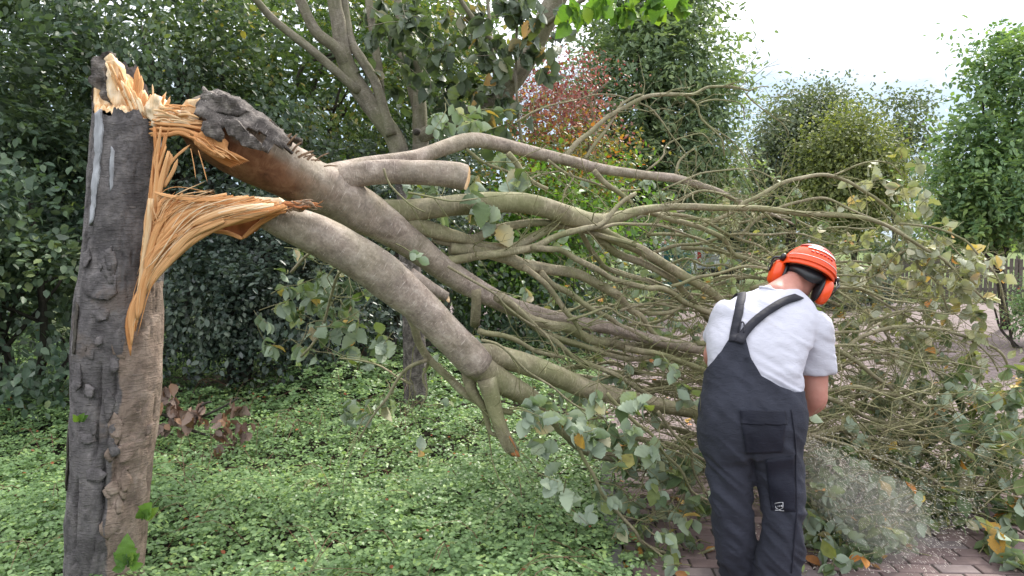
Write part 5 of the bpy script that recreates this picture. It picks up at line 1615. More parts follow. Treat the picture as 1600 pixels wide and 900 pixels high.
L3 = Leafage()
for a in [(1330, 560, 5.0, 70, 60, 80, .065), (1420, 590, 4.8, 80, 50, 80, .07), (1340, 480, 5.2, 60, 50, 60, .06), (1460, 560, 4.9, 70, 40, 60, .07), (1340, 610, 4.8, 70, 40, 60, .07), (1300, 700, 4.4, 60, 40, 40, .08), (1420, 690, 4.7, 90, 40, 90, .075), (1400, 650, 4.8, 90, 40, 70, .07),(1540, 610, 4.6, 60, 40, 70, .09), (1560, 660, 4.5, 50, 40, 60, .10), (1480, 640, 4.6, 60, 40, 50, .09), (1430, 620, 4.8, 60, 40, 40, .085), (1590, 600, 4.7, 30, 60, 40, .10), (1510, 690, 4.4, 70, 30, 50, .10), (1590, 720, 4.3, 30, 50, 40, .10),
          (1570, 780, 4.1, 50, 50, 40, .105), (1560, 850, 3.75, 40, 40, 26, .11), (1590, 870, 3.7, 30, 30, 18, .11), (1540, 740, 4.3, 60, 40, 40, .10), (1450, 730, 4.4, 50, 30, 18, .09), (1400, 760, 4.3, 60, 30, 40, .09),
          (1380, 700, 4.5, 60, 30, 30, .085), (1300, 720, 4.1, 60, 30, 50, .085), (1340, 770, 3.95, 70, 40, 110, .09), (1400, 800, 3.9, 60, 40, 90, .09), (1330, 820, 3.85, 60, 40, 100, .09), (1300, 780, 3.9, 40, 50, 60, .09), (1380, 850, 3.72, 60, 25, 60, .095), (1330, 865, 3.65, 35, 18, 30, .095), (1440, 830, 3.95, 40, 30, 40, .09),
          (1300, 830, 3.75, 50, 40, 50, .09), (1420, 770, 4.2, 70, 50, 90, .09), (1480, 800, 4.2, 60, 40, 60, .09), (1350, 720, 4.3, 90, 40, 70, .085), (1460, 690, 4.6, 90, 40, 70, .085), (1080, 760, 3.95, 60, 50, 40, .09), (1010, 730, 3.9, 60, 50, 40, .09), (960, 720, 3.8, 40, 30, 16, .1),
          (1360, 640, 4.9, 80, 50, 40, .08), (1530, 640, 4.5, 70, 50, 60, .09), (1580, 650, 4.3, 40, 60, 50, .10), (1560, 710, 4.2, 60, 40, 50, .10), (1520, 770, 4.15, 60, 40, 50, .10), (1590, 800, 3.95, 40, 50, 40, .105), (1570, 870, 3.65, 40, 30, 24, .11), (1540, 820, 3.9, 40, 30, 24, .105), (1280, 640, 4.4, 30, 40, 20, .09), (1290, 520, 5.2, 60, 60, 30, .075), (1275, 655, 3.9, 18, 24, 10, .09)]:
    L3.cluster(*a, show_under=0.35, droop=.45, dy=.2)
put_leaves(ft, 'beam_leaf', L3.p, L3.a, L3.n, L3.s, 20, stuff_name="green_leaves")
L4 = Leafage()
gy = lambda y: CAM_Z * FPX / (y - HOR)          # distance at which the paving shows at row y
for i in range(95):
    y = RNG.uniform(690, 850)
    x = RNG.uniform(1262, 1395 if y > 810 else 1570)
    L4.cluster(x, y, min(gy(y) * RNG.uniform(.91, .985), 4.9), 26, 12, 11, RNG.uniform(.065, .09), show_under=.4, droop=.2, dy=.06)
for i in range(44):
    y = RNG.uniform(690, 862)
    x = RNG.uniform(940 + max(0, y - 780) * .6, 1105)
    L4.cluster(x, y, min(gy(y) * RNG.uniform(.92, .985), 4.6), 24, 12, 10, RNG.uniform(.06, .085), show_under=.4, droop=.3, dy=.06)
for i in range(20):
    y = RNG.uniform(848, 893)
    x = RNG.uniform(975, 1100) if i < 12 else RNG.uniform(1268, 1370)
    L4.cluster(x, y, gy(y) * RNG.uniform(.94, .985), 24, 8, 8, RNG.uniform(.06, .085), show_under=.35, droop=.2, dy=.03)
put_leaves(ft, 'beam_leaf', L4.p, L4.a, L4.n, L4.s, 0, stuff_name="crushed_leaves")
for lf_ in (LF, L2, L3, L4):
    if lf_.tw.V:
        V, Fs, kw = lf_.tw.out()
        tag(part("leaf_twigs", V, Fs, M['bark_twig'], ft, **kw), kind='stuff')

# ------------------------------------------------------------------ the worker
def ellipsoid(c, ax, n=(20, 28)):
    """ax: 3x3 rows = half-axes"""
    u = np.linspace(0, math.pi, n[0])[1:-1]
    w = np.linspace(0, 2 * math.pi, n[1], endpoint=False)
    d = np.stack((np.sin(u)[:, None] * np.cos(w)[None], np.sin(u)[:, None] * np.sin(w)[None], np.broadcast_to(np.cos(u)[:, None], (len(u), n[1]))), -1).reshape(-1, 3)
    d = np.vstack((d, (0, 0, 1), (0, 0, -1)))
    V = d @ np.asarray(ax) + np.asarray(c)
    k, m_ = n[1], len(u)
    i = np.arange(m_ - 1)[:, None] * k
    j = np.arange(k)[None]
    j2 = (j + 1) % k
    Q = np.stack((i + j, i + k + j, i + k + j2, i + j2), -1).reshape(-1, 4)
    jj = np.arange(k)
    T = np.vstack((np.stack((np.full(k, m_ * k), jj, (jj + 1) % k), 1), np.stack((np.full(k, m_ * k + 1), (m_ - 1) * k + (jj + 1) % k, (m_ - 1) * k + jj), 1)))
    if np.linalg.det(np.asarray(ax, float)) < 0:
        Q, T = Q[:, ::-1], T[:, ::-1]
    return V, [Q, T]


def loft(rings, k=40, n=None, power=2.3):
    """rings: (cx, cy, cz, half width x, half depth y) -> closed solid of rounded sections"""
    r = np.array(rings, float)
    if n:
        r = spline(r, n)
    th_ = np.linspace(0, 2 * math.pi, k, endpoint=False)
    c_, s_ = np.cos(th_), np.sin(th_)
    e = 2 / power
    cx, sy_ = np.sign(c_) * np.abs(c_) ** e, np.sign(s_) * np.abs(s_) ** e
    V = np.stack((r[:, None, 0] + r[:, None, 3] * cx, r[:, None, 1] + r[:, None, 4] * sy_, np.broadcast_to(r[:, None, 2], (len(r), k))), -1)
    if r[-1, 2] < r[0, 2]:
        V = V[::-1]
    n_ = len(V)
    cap = np.vstack((V[0].mean(0), V[-1].mean(0)))
    V = np.vstack((V.reshape(-1, 3), cap))
    i = np.arange(n_ - 1)[:, None] * k
    j = np.arange(k)[None]
    j2 = (j + 1) % k
    Q = np.stack((i + j, i + j2, i + k + j2, i + k + j), -1).reshape(-1, 4)
    jj = np.arange(k)
    T = np.vstack((np.stack((np.full(k, n_ * k), (jj + 1) % k, jj), 1), np.stack((np.full(k, n_ * k + 1), (n_ - 1) * k + jj, (n_ - 1) * k + (jj + 1) % k), 1)))
    return V, [Q, T]


def rod(pts, k=18):
    """rows x,y,z,r -> tapered solid with rounded ends"""
    p = np.array(pts, float)
    s = spline(p, max(8, len(p) * 5))
    a, b = s[0], s[-1]
    ta, tb = norm(s[0, :3] - s[1, :3]), norm(s[-1, :3] - s[-2, :3])
    pre = [np.append(a[:3] + ta * a[3] * q, a[3] * math.sqrt(max(.02, 1 - q * q))) for q in (.95, .8, .5)]
    post = [np.append(b[:3] + tb * b[3] * q, b[3] * math.sqrt(max(.02, 1 - q * q))) for q in (.5, .8, .95)]
    s = np.vstack((pre, s, post))
    V, Fs, _ = tube(s[:, :3], s[:, 3], k, True)
    return V, Fs


def remesh(pieces, voxel, it=3, lam=.5):
    J_ = Joined()
    for V, Fs in pieces:
        J_.add(V, Fs)
    V, Fs, kw_ = J_.out()
    me = new_mesh("tmp", V, Fs, None)
    o = bpy.data.objects.new("tmp", me)
    col.objects.link(o)
    md = o.modifiers.new("r", 'REMESH')
    md.mode = 'VOXEL'
    md.voxel_size = voxel
    dg = bpy.context.evaluated_depsgraph_get()
    m2 = bpy.data.meshes.new_from_object(o.evaluated_get(dg))
    n = len(m2.vertices)
    V = np.empty(n * 3, np.float32)
    m2.vertices.foreach_get("co", V)
    V = V.reshape(-1, 3).astype(float)
    Q = np.array([tuple(p.vertices) for p in m2.polygons if len(p.vertices) == 4])
    bpy.data.objects.remove(o)
    bpy.data.meshes.remove(me)
    bpy.data.meshes.remove(m2)
    return lap(V, Q, it, lam), Q


def lap(V, Q, it=3, lam=.5):
    E = np.vstack((Q[:, [0, 1]], Q[:, [1, 2]], Q[:, [2, 3]], Q[:, [3, 0]]))
    deg = np.bincount(E.ravel(), minlength=len(V))[:, None]
    for q in range(it):
        S = np.zeros_like(V)
        np.add.at(S, E[:, 0], V[E[:, 1]])
        np.add.at(S, E[:, 1], V[E[:, 0]])
        V = V + lam * (S / np.maximum(deg, 1) - V)
    return V


def vnormals(V, Q):
    n = np.cross(V[Q[:, 2]] - V[Q[:, 0]], V[Q[:, 3]] - V[Q[:, 1]])
    N = np.zeros_like(V)
    for c in range(4):
        np.add.at(N, Q[:, c], n)
    return norm(N)


def clip(V, Q, d):
    """keep the part of a quad mesh where d > 0, cut cleanly"""
    T = np.vstack((Q[:, [0, 1, 2]], Q[:, [0, 2, 3]]))
    V = list(map(np.asarray, V))
    out, cache = [], {}

    def cut(a, b):
        key = (a, b) if a < b else (b, a)
        if key not in cache:
            t = d[key[0]] / (d[key[0]] - d[key[1]])
            V.append(V[key[0]] * (1 - t) + V[key[1]] * t)
            cache[key] = len(V) - 1
        return cache[key]
    ins = d > 0
    cnt = ins[T].sum(1)
    out = [tuple(t) for t in T[cnt == 3]]
    for t in T[(cnt > 0) & (cnt < 3)]:
        poly = []
        for a, b in ((t[0], t[1]), (t[1], t[2]), (t[2], t[0])):
            if ins[a]:
                poly.append(a)
            if ins[a] != ins[b]:
                poly.append(cut(a, b))
        for i in range(1, len(poly) - 1):
            out.append((poly[0], poly[i], poly[i + 1]))
    V = np.array(V)
    T = np.array(out)
    used = np.unique(T)
    mp = np.zeros(len(V), int)
    mp[used] = np.arange(len(used))
    return V[used], mp[T]


def poly_dist(pts, poly):
    """signed distance in pixels to a polygon, positive inside"""
    poly = np.asarray(poly, float)
    a, b = poly, np.roll(poly, -1, 0)
    p = pts[:, None]
    ab = b - a
    t = np.clip(((p - a) * ab).sum(-1) / np.maximum((ab * ab).sum(-1), 1e-9), 0, 1)
    dist = np.linalg.norm(p - (a + t[..., None] * ab), axis=-1).min(1)
    cond = (a[None, :, 1] > p[..., 1]) != (b[None, :, 1] > p[..., 1])
    xin = (b[None, :, 0] - a[None, :, 0]) * (p[..., 1] - a[None, :, 1]) / (b[None, :, 1] - a[None, :, 1] + 1e-12) + a[None, :, 0]
    inside = (cond & (p[..., 0] < xin)).sum(1) % 2 == 1
    return np.where(inside, dist, -dist)


def R4(x, y, Y, r):
    return (*P(x, y, Y), r)


def ring(x, y, Y, hw_px, dep):
    return (*P(x, y, Y), hw_px * Y / FPX, dep)


# the head's own directions: bent forward and tilted to the right
hu = norm(np.array((.44, .20, .87)))
hf = np.array((.04, .96, -.24))
hf = norm(hf - hu * (hf @ hu))
hr = np.cross(hf, hu)
HC = P(1252, 434, 3.70)
sh_l, el_l, wr_l, ha_l = P(1136, 502, 3.52), P(1114, 558, 3.60), P(1165, 632, 3.78), P(1188, 648, 3.84)
sh_r, el_r, wr_r, ha_r = P(1272, 520, 3.50), P(1275, 626, 3.50), P(1232, 656, 3.68), P(1208, 664, 3.76)


def arm(sh, el, wr, r0=.06):
    return rod([(*sh, r0), (*(sh * .5 + el * .5), r0 * .98), (*(sh * .15 + el * .85), r0 * .88), (*el, r0 * .82), (*(el * .75 + wr * .25), r0 * .82), (*(el * .35 + wr * .65), r0 * .62), (*wr, r0 * .48)])


def hand(wr, ha, roll):
    """palm, four bent fingers of unequal length and a thumb from the palm's side"""
    d = norm(ha - wr)
    s = norm(np.cross(d, roll))
    u = np.cross(s, d)
    out = [ellipsoid(wr + d * .055, np.array([d * .055, s * .042, u * .018]), (12, 16)), rod([(*wr, .028), (*(wr + d * .03), .026)])]
    for i, (off, l) in enumerate(((-.030, .072), (-.010, .082), (.010, .077), (.029, .060))):
        p0 = wr + d * .085 + s * off
        p1 = p0 + d * l * .42 - u * l * .18
        p2 = p1 + d * l * .08 - u * l * .40
        p3 = p2 - d * l * .28 - u * l * .12
        out.append(rod([(*p0, .0105), (*p1, .0098), (*p2, .009), (*p3, .0078)], 10))
    t0 = wr + d * .03 - s * .036
    t1 = t0 + d * .025 - s * .022 - u * .018
    t2 = t1 + d * .022 + s * .004 - u * .026
    out.append(rod([(*t0, .014), (*t1, .0115), (*t2, .0095)], 10))
    return out


def torso(inf=0.0, top=True):
    r = [ring(1174, 705, 3.33, 72, .135), ring(1174, 670, 3.32, 76, .150), ring(1175, 635, 3.335, 75, .148), ring(1178, 600, 3.37, 70, .142), ring(1181, 560, 3.41, 73, .145),
         ring(1188, 525, 3.46, 81, .145), ring(1196, 495, 3.51, 80, .135), ring(1203, 474, 3.545, 66, .115), ring(1212, 458, 3.57, 42, .09), ring(1219, 450, 3.585, 26, .07)]
    return [(x, y, z, w + inf, d + inf) for x, y, z, w, d in r]


hip_l, hip_r = P(1137, 690, 3.33), P(1212, 692, 3.30)
legs_px = {'l': [(1137, 690, 3.33, 40), (1140, 725, 3.32, 39), (1141, 760, 3.31, 35), (1145, 800, 3.31, 32), (1149, 840, 3.33, 31.5), (1154, 880, 3.36, 31), (1157, 915, 3.38, 31)],
           'r': [(1211, 690, 3.30, 41), (1214, 725, 3.29, 40), (1219, 760, 3.26, 36), (1225, 800, 3.24, 32.5), (1223, 840, 3.24, 33.5), (1217, 880, 3.25, 36), (1213, 920, 3.27, 36)]}


def leg(side, f=1.0, add=0.0):
    return rod([(*P(x, y, Y), w * Y / FPX * f + add) for x, y, Y, w in legs_px[side]], 26)


# one continuous body
face = HC + hf * .06
pieces = [loft(torso(-.016), 36, 30), leg('l', .62), leg('r', .62), arm(sh_l, el_l, wr_l, .058), arm(sh_r, el_r, wr_r, .062),
          rod([(*P(1213, 468, 3.57), .085), (*(P(1213, 468, 3.57) * .4 + HC * .6), .068), (*(HC - hu * .05 - hf * .02), .066)]),
          ellipsoid(HC + hu * .02 - hf * .005, np.array([hr * .080, hf * .100, hu * .112])), ellipsoid(HC - hu * .055 + hf * .045, np.array([hr * .058, hf * .055, hu * .062])),
          rod([(*(HC + hf * .095 + hu * .02), .010), (*(HC + hf * .115 - hu * .018), .014)]),
          ellipsoid(HC + hf * .093 - hu * .055, np.array([hr * .026, hf * .012, hu * .012])), ellipsoid(HC + hf * .085 - hu * .095, np.array([hr * .028, hf * .02, hu * .018])),
          ellipsoid(HC + hf * .088 + hu * .035, np.array([hr * .05, hf * .012, hu * .012]))]
for s_ in (-1, 1):
    pieces.append(ellipsoid(HC + hr * .080 * s_ - hf * .008, np.array([hr * .012, hf * .02, hu * .032]), (10, 14)))
pieces += hand(wr_l, ha_l, np.array((0, .3, 1.0))) + hand(wr_r, ha_r, np.array((0, .3, 1.0)))
for sd_ in 'lr':
    x, y, Y, w = legs_px[sd_][-1]
    a = P(x, y, Y)
    pieces.append(rod([(a[0], a[1] - .03, .07, .05), (a[0], a[1] + .08, .05, .045), (a[0] + .01, a[1] + .16, .04, .036)]))
V, Q = remesh(pieces, .009, 3)
m, nt, out = mat_new("skin")
ob = coords(nt)
c = ramp(nt, [(0.3, (0.40, 0.175, 0.135)), (0.55, (0.50, 0.235, 0.185)), (0.75, (0.55, 0.29, 0.235))], noise_node(nt, 9, 5, 0.6, ob))
principled(nt, out, c, 0.5, bump(nt, noise_node(nt, 220, 3, 0.6, ob), 0.25, .001), 0.4, **{'Subsurface Weight': 0.12, 'Subsurface Radius': (0.01, 0.004, 0.002)})
M['skin'] = m
base = np.array((P(1180, 900, 3.32)[0], 3.32, 0.0))
person = put("person", new_mesh("person", V - base, [Q], M['skin']), None, base)
tag(person, "man in orange helmet, white t-shirt and dark bib overalls, bent over with his back turned", "person")
M['eye'] = plain_mat("eye", (0.7, 0.68, 0.65), 0.2, .1)
for s_ in (-1, 1):
    V_, F_ = ellipsoid(HC + hf * .084 + hu * .018 + hr * .031 * s_, np.eye(3) * .012, (10, 14))
    part("eye", V_, F_, M['eye'], person)
# short cropped hair at the back of the head
V_, F_ = ellipsoid(HC + hu * .026 - hf * .010, np.array([hr * .0825, hf * .101, hu * .112]), (28, 40))
dd = (V_ - HC) @ hu + 0.35 * ((V_ - HC) @ hf)
V_, F_ = clip(V_, np.vstack((F_[0], np.hstack((F_[1], F_[1][:, -1:])))), dd + 0.016)
m, nt, out = mat_new("stubble_hair")
principled(nt, out, mix(nt, noise_node(nt, 60, 3, .6, coords(nt)), (0.40, 0.23, 0.17), (0.27, 0.165, 0.12)), 0.8, bump(nt, noise_node(nt, 500, 2, .5, coords(nt)), .6, .002), .2)
part("cropped_hair", V_, [F_], m, person)

# fabrics
def fabric(name, c0, var, rough=.85, weave=900, fold=0.0):
    m, nt, out = mat_new(name)
    ob = coords(nt)
    n = noise_node(nt, 6, 6, .6, ob)
    c = mix(nt, 1.0, c0, ramp(nt, [(0.3, (1 - var,) * 3), (0.7, (1 + var,) * 3)], n), 'MULTIPLY')
    w = noise_node(nt, weave, 2, .5, ob)
    f = noise_node(nt, 26, 5, .65, coords(nt, 'Object', (1, 1, 2.2)), .6)
    nrm = bump(nt, f, .55 + fold, .006, bump(nt, w, .25, .001))
    principled(nt, out, c, rough, nrm, .2, **{'Sheen Weight': 0.03})
    return m


M['shirt'] = fabric("shirt_cotton", (0.50, 0.495, 0.56), .05, fold=.1)
nt = M['shirt'].node_tree
pb = next(n_ for n_ in nt.nodes if n_.type == 'BSDF_PRINCIPLED')
old = pb.inputs['Base Color'].links[0].from_socket
st_ = ramp(nt, [(0.60, (0, 0, 0)), (0.74, (0.35, 0.35, 0.35))], noise_node(nt, 7, 6, .7, coords(nt), .8))
nt.links.new(mix(nt, st_, old, (0.36, 0.31, 0.27)), pb.inputs['Base Color'])
M['overall'] = fabric("overall_cloth", (0.030, 0.032, 0.045), .25, .8, 700, .35)
M['overall_dark'] = fabric("overall_panel", (0.011, 0.012, 0.021), .2, .6, 600, .1)
M['strap'] = fabric("brace_webbing", (0.022, 0.022, 0.030), .15, .7, 500)
M['pale_print'] = plain_mat("pale_print", (0.45, 0.45, 0.47), .7, .1)

# t-shirt
hem_l = sh_l * .40 + el_l * .60
hem_r = sh_r * .42 + el_r * .58
sl = [rod([(*(sh_l * 1.0 + np.array((.03, 0, .02))), .085), (*sh_l, .085), (*(sh_l * .6 + el_l * .4), .080), (*hem_l, .078)], 24),
      rod([(*(sh_r + np.array((-.05, 0, .03))), .09), (*sh_r, .092), (*(sh_r * .6 + el_r * .4), .088), (*hem_r, .088)], 24)]


def cut_sleeve(sh, el, r0, r1, tr):
    """sleeve as an open-ended cone with a crisp hem"""
    d = norm(el - sh)
    L_ = np.linalg.norm(el - sh)
    s = np.array([sh - d * .06 + np.array((-.02 * np.sign(sh[0] - 1.2), 0, .02)), sh - d * .02, sh + d * L_ * tr * .5, sh + d * L_ * tr])
    V, Fs, _ = tube(spline(s, 14), np.interp(np.linspace(0, 1, 14), [0, .2, .5, 1], [r0 * .7, r0, (r0 + r1) / 2, r1]), 30, True)
    return V, Fs


sl = [cut_sleeve(sh_l, el_l, .086, .078, .60), cut_sleeve(sh_r, el_r, .090, .086, .60)]
bulge = ellipsoid(P(1220, 580, 3.30), np.array([(.085, 0, 0), (0, .05, 0), (-.01, 0, .045)]))
upper = [r for r in torso(.004)][2:]
trap = [rod([(*P(1206, 464, 3.565), .062), (*(sh_l * .75 + P(1206, 464, 3.565) * .25), .075), (*sh_l, .074)], 22), rod([(*P(1214, 466, 3.565), .062), (*(sh_r * .75 + P(1214, 466, 3.565) * .25), .080), (*sh_r, .080)], 22)]
V, Q = remesh([loft(upper, 48, 40), bulge] + sl + trap, .008, 5, .5)
N = vnormals(V, Q)
px = to_px(V)
# folds: drawn diagonally from the right armpit to the waist, stronger low down
q_ = (px - np.array((1250, 520))) @ np.array((.80, .60)) / 60
r_ = (px - np.array((1250, 520))) @ np.array((-.60, .80)) / 60
f3 = np.stack((r_ * 3.4 + .35 * q_, q_ * .75, V[:, 1] * 2), -1)
amp = .0035 + .0095 * np.clip((px[:, 1] - 520) / 80, 0, 1) * np.clip((px[:, 0] - 1150) / 60, 0, 1) + .003 * np.clip((px[:, 0] - 1240) / 30, 0, 1)
V = V + N * (amp * (1 - np.abs(fbm(f3, 1.0, 61, 2)) * 1.6))[:, None]
V = V + N * (.003 * fbm(V, 18, 63, 2))[:, None]
shirt = part("t_shirt", V, [Q], M['shirt'], person)
BV_shirt = BVHTree.FromPolygons([tuple(v) for v in V], [tuple(q) for q in Q])
V_, F_, uv_ = tube(spline(np.array([P(1187, 449, 3.56), P(1200, 450, 3.525), P(1218, 457, 3.505), P(1238, 467, 3.51), P(1256, 481, 3.55)]), 14), .007, 8)
part("collar", V_, F_, M['shirt'], shirt)

# overalls
bib = [(1040, 606), (1088, 596), (1103, 578), (1123, 553), (1142, 525), (1165, 527), (1173, 560), (1190, 587), (1217, 603), (1243, 613), (1310, 606), (1310, 1100), (1040, 1100)]
seat = [ellipsoid(P(1143, 690, 3.27), np.array([(.115, 0, 0), (0, .10, 0), (0, 0, .13)])), ellipsoid(P(1208, 694, 3.25), np.array([(.115, 0, 0), (0, .10, 0), (0, 0, .13)]))]
V, Q = remesh([loft(torso(.024), 48, 40), leg('l'), leg('r')] + seat, .0075, 5, .5)
N = vnormals(V, Q)
px = to_px(V)
zz = V[:, 2]
f3 = np.stack((V[:, 0] * 6, V[:, 1] * 6, zz * 13 + V[:, 0] * 11), -1)
amp = .004 + .008 * np.exp(-((px[:, 1] - 800) / 55) ** 2) + .012 * np.exp(-((px[:, 1] - 885) / 40) ** 2) + .006 * np.exp(-((px[:, 1] - 735) / 28) ** 2)
V = V + N * (amp * (.75 - np.abs(fbm(f3, 1.0, 71, 2)) * 2.0))[:, None]
V = V + N * (.0035 * fbm(V, 12, 73, 3))[:, None]
# centre seam pulled in between the buttocks
cl = np.interp(px[:, 1], [600, 700, 740], [1166, 1172, 1178])
V = V + N * (-.008 * np.exp(-((px[:, 0] - cl) / 4.5) ** 2) * (px[:, 1] > 560) * (px[:, 1] < 750))[:, None]
Vc, Tc = clip(V, Q, poly_dist(px, bib))
ov = part("bib_overalls", Vc, [Tc], M['overall'], person)
md = ov.modifiers.new("cloth", 'SOLIDIFY')
md.thickness = .006
md.offset = -1
BV_ov = BVHTree.FromPolygons([tuple(v) for v in Vc], [tuple(t) for t in Tc])
EYE = Vector((0, 0, CAM_Z))


def cast(bv, x, y):
    d = Vector(P(x, y, 3.0)) - EYE
    h = bv.ray_cast(EYE, d.normalized())
    return (np.array(h[0]), np.array(h[1])) if h[0] is not None else None


def patch(name, quad, mat, off, thick, bvs=(BV_ov,), nu=14, nv=14, parent=None):
    """a sewn-on piece: a four-cornered patch laid on the cloth's surface, with its own thickness"""
    q = np.array(quad, float)
    V, last = [], None
    for j in range(nv):
        for i in range(nu):
            s, t = i / (nu - 1), j / (nv - 1)
            p = (q[0] * (1 - s) + q[1] * s) * (1 - t) + (q[3] * (1 - s) + q[2] * s) * t
            h = None
            for bv in bvs:
                h = h or cast(bv, *p)
            if h is None:
                h = last or (P(p[0], p[1], 3.2), np.array((0, -1, 0)))
            last = h
            n = h[1] if h[1] @ (h[0] - np.array(EYE)) < 0 else -h[1]
            V.append(h[0] + n * off)
    V = np.array(V).reshape(nv, nu, 3)
    for _ in range(2):
        V[1:-1, 1:-1] = .5 * V[1:-1, 1:-1] + .125 * (V[:-2, 1:-1] + V[2:, 1:-1] + V[1:-1, :-2] + V[1:-1, 2:])
    i = np.arange(nv - 1)[:, None] * nu
    j = np.arange(nu - 1)[None]
    F = np.stack((i + j, i + nu + j, i + nu + j + 1, i + j + 1), -1).reshape(-1, 4)
    o = part(name, V.reshape(-1, 3), [F], mat, parent or ov)
    md = o.modifiers.new("thick", 'SOLIDIFY')
    md.thickness = thick
    md.offset = 1
    return o


pk = patch("hip_pocket", [(1158, 661), (1226, 662), (1222, 706), (1165, 708)], M['overall_dark'], .004, .006)
patch("pocket_flap", [(1156, 641), (1226, 643), (1228, 664), (1157, 663)], M['overall_dark'], .009, .006, parent=pk)
patch("leg_panel", [(1196, 718), (1240, 712), (1243, 800), (1205, 797)], M['overall_dark'], .002, .003)
# printed shield badge with its word on the leg panel
for a, b, w_ in [((1212, 785), (1224, 784), 1), ((1224, 784), (1224, 793), 1), ((1224, 793), (1218, 796), 1), ((1218, 796), (1212, 794), 1), ((1212, 794), (1212, 785), 1)]:
    A, B_ = np.array(a, float), np.array(b, float)
    n_ = np.array((-(B_ - A)[1], (B_ - A)[0]))
    n_ = n_ / np.linalg.norm(n_) * .55
    patch("badge_line", [A - n_, B_ - n_, B_ + n_, A + n_], M['pale_print'], .0065, .001, nu=6, nv=2)
for x0, x1, y0 in ((1213.5, 1215.5, 791), (1216.3, 1217.5, 791), (1218.5, 1220, 791), (1221, 1222.6, 791)):
    patch("badge_letter", [(x0, y0 - 2.2), (x1, y0 - 2.2), (x1, y0), (x0, y0)], M['pale_print'], .0065, .001, nu=2, nv=2)
patch("badge_line", [(1211, 797), (1226, 796.4), (1226, 797.4), (1211, 798)], M['pale_print'], .0065, .001, nu=6, nv=2)


def band(name, px_pts, w, mat, off, bvs, tail=None, n=40, parent=None):
    """webbing laid over the shirt"""
    pp = spline(np.array([(x, y, 0) for x, y in px_pts], float), n)[:, :2]
    C, Nn = [], []
    for x, y in pp:
        h = None
        for bv in bvs:
            hh = cast(bv, x, y)
            if hh is not None and (h is None or hh[0][1] < h[0][1]):
                h = hh
        if h is None:
            continue
        C.append(h[0])
        Nn.append(h[1] if h[1] @ (h[0] - np.array(EYE)) < 0 else -h[1])
    C, Nn = np.array(C), np.array(Nn)
    if tail is not None:
        for dv, nv_ in tail:
            C = np.vstack((C, C[-1] + np.array(dv)))
            Nn = np.vstack((Nn, nv_))
    for _ in range(4):
        C[1:-1] = .5 * C[1:-1] + .25 * (C[:-2] + C[2:])
        Nn = norm(np.vstack((Nn[:1], .5 * Nn[1:-1] + .25 * (Nn[:-2] + Nn[2:]), Nn[-1:])))
    T = norm(np.gradient(C, axis=0))
    S = norm(np.cross(T, Nn))
    V = np.stack((C - S * w / 2 + Nn * off, C + Nn * (off + .001), C + S * w / 2 + Nn * off), 1).reshape(-1, 3)
    i = np.arange(len(C) - 1)[:, None] * 3
    j = np.arange(2)[None]
    F = np.stack((i + j, i + j + 1, i + j + 4, i + j + 3), -1).reshape(-1, 4)
    o = part(name, V, [F], mat, parent or ov)
    md = o.modifiers.new("thick", 'SOLIDIFY')
    md.thickness = .004
    md.offset = 0
    return o


band("brace", [(1146, 534), (1148, 520), (1153, 495), (1158, 470), (1162, 455)], .040, M['strap'], .006, (BV_shirt, BV_ov), [((0, .03, .012), (0, -.3, 1)), ((0, .05, -.01), (0, .3, 1)), ((0, .05, -.05), (0, .8, .5))])
band("brace", [(1155, 536), (1162, 523), (1180, 503), (1205, 484), (1228, 471), (1249, 465)], .040, M['strap'], .010, (BV_shirt, BV_ov), [((.02, .03, .005), (0, -.3, 1)), ((.02, .05, -.02), (0, .4, 1)), ((.01, .05, -.05), (0, .8, .5))])
band("hanger_loop", [(1156, 522), (1157, 510), (1160, 504), (1163, 510), (1162, 522)], .006, M['strap'], .014, (BV_shirt, BV_ov), n=24)
# side seam and hem stitching
band("side_seam", [(1236, 640), (1242, 690), (1243, 740), (1244, 800), (1240, 850), (1236, 895)], .006, M['overall_dark'], .003, (BV_ov,), n=50)
# boots
M['boot'] = plain_mat("boot_leather", (0.03, 0.025, 0.022), .5, .3, 20, .4, .001)
for sd_ in 'lr':
    x, y, Y, w = legs_px[sd_][-1]
    a = P(x, y, Y)
    V, Q = remesh([rod([(a[0], a[1] - .02, .20, .062), (a[0], a[1] - .02, .08, .058)]), rod([(a[0], a[1] - .04, .058, .05), (a[0], a[1] + .07, .058, .05), (a[0] + .01, a[1] + .18, .05, .042)])], .009, 3)
    V[:, 2] = np.maximum(V[:, 2], .009)
    bt_ = part("boot", V, [Q], M['boot'], person)
    V, F = bevel_box((a[0], a[1] + .06, .013), (.105, .32, .024), .008)
    part("sole", V, F, M['strap'], bt_)

# ---- helmet with ear muffs
M['helmet'] = plain_mat("helmet_shell", (0.78, 0.075, 0.012), .32, .05, 8, .5)
M['helmet_red'] = plain_mat("helmet_vent_red", (0.42, 0.018, 0.018), .45, .1, 8)
M['reflective'] = plain_mat("reflective_tape", (0.78, 0.78, 0.76), .35, .05, 20)
M['black_plastic'] = plain_mat("black_plastic", (0.014, 0.014, 0.017), .4, .2, 30, .5)
HH = P(1262, 424, 3.70) + hu * 0.0
HA, HB, HT = .130, .150, .132          # half width, half length, height


def dome(phi, th_, k=1.0):
    phi, th_ = np.asarray(phi, float), np.asarray(th_, float)
    c, s = np.cos(th_), np.sin(th_)
    ridge = 1 + .02 * np.exp(-((phi + math.pi / 2) / .30) ** 2) * (s > .1)
    p = (hr * (HA * np.cos(phi) * c)[..., None] + hf * (HB * np.sin(phi) * c)[..., None]) * (ridge * k)[..., None] if np.ndim(ridge) else None
    return HH + p + hu * (HT * s * k)[..., None]


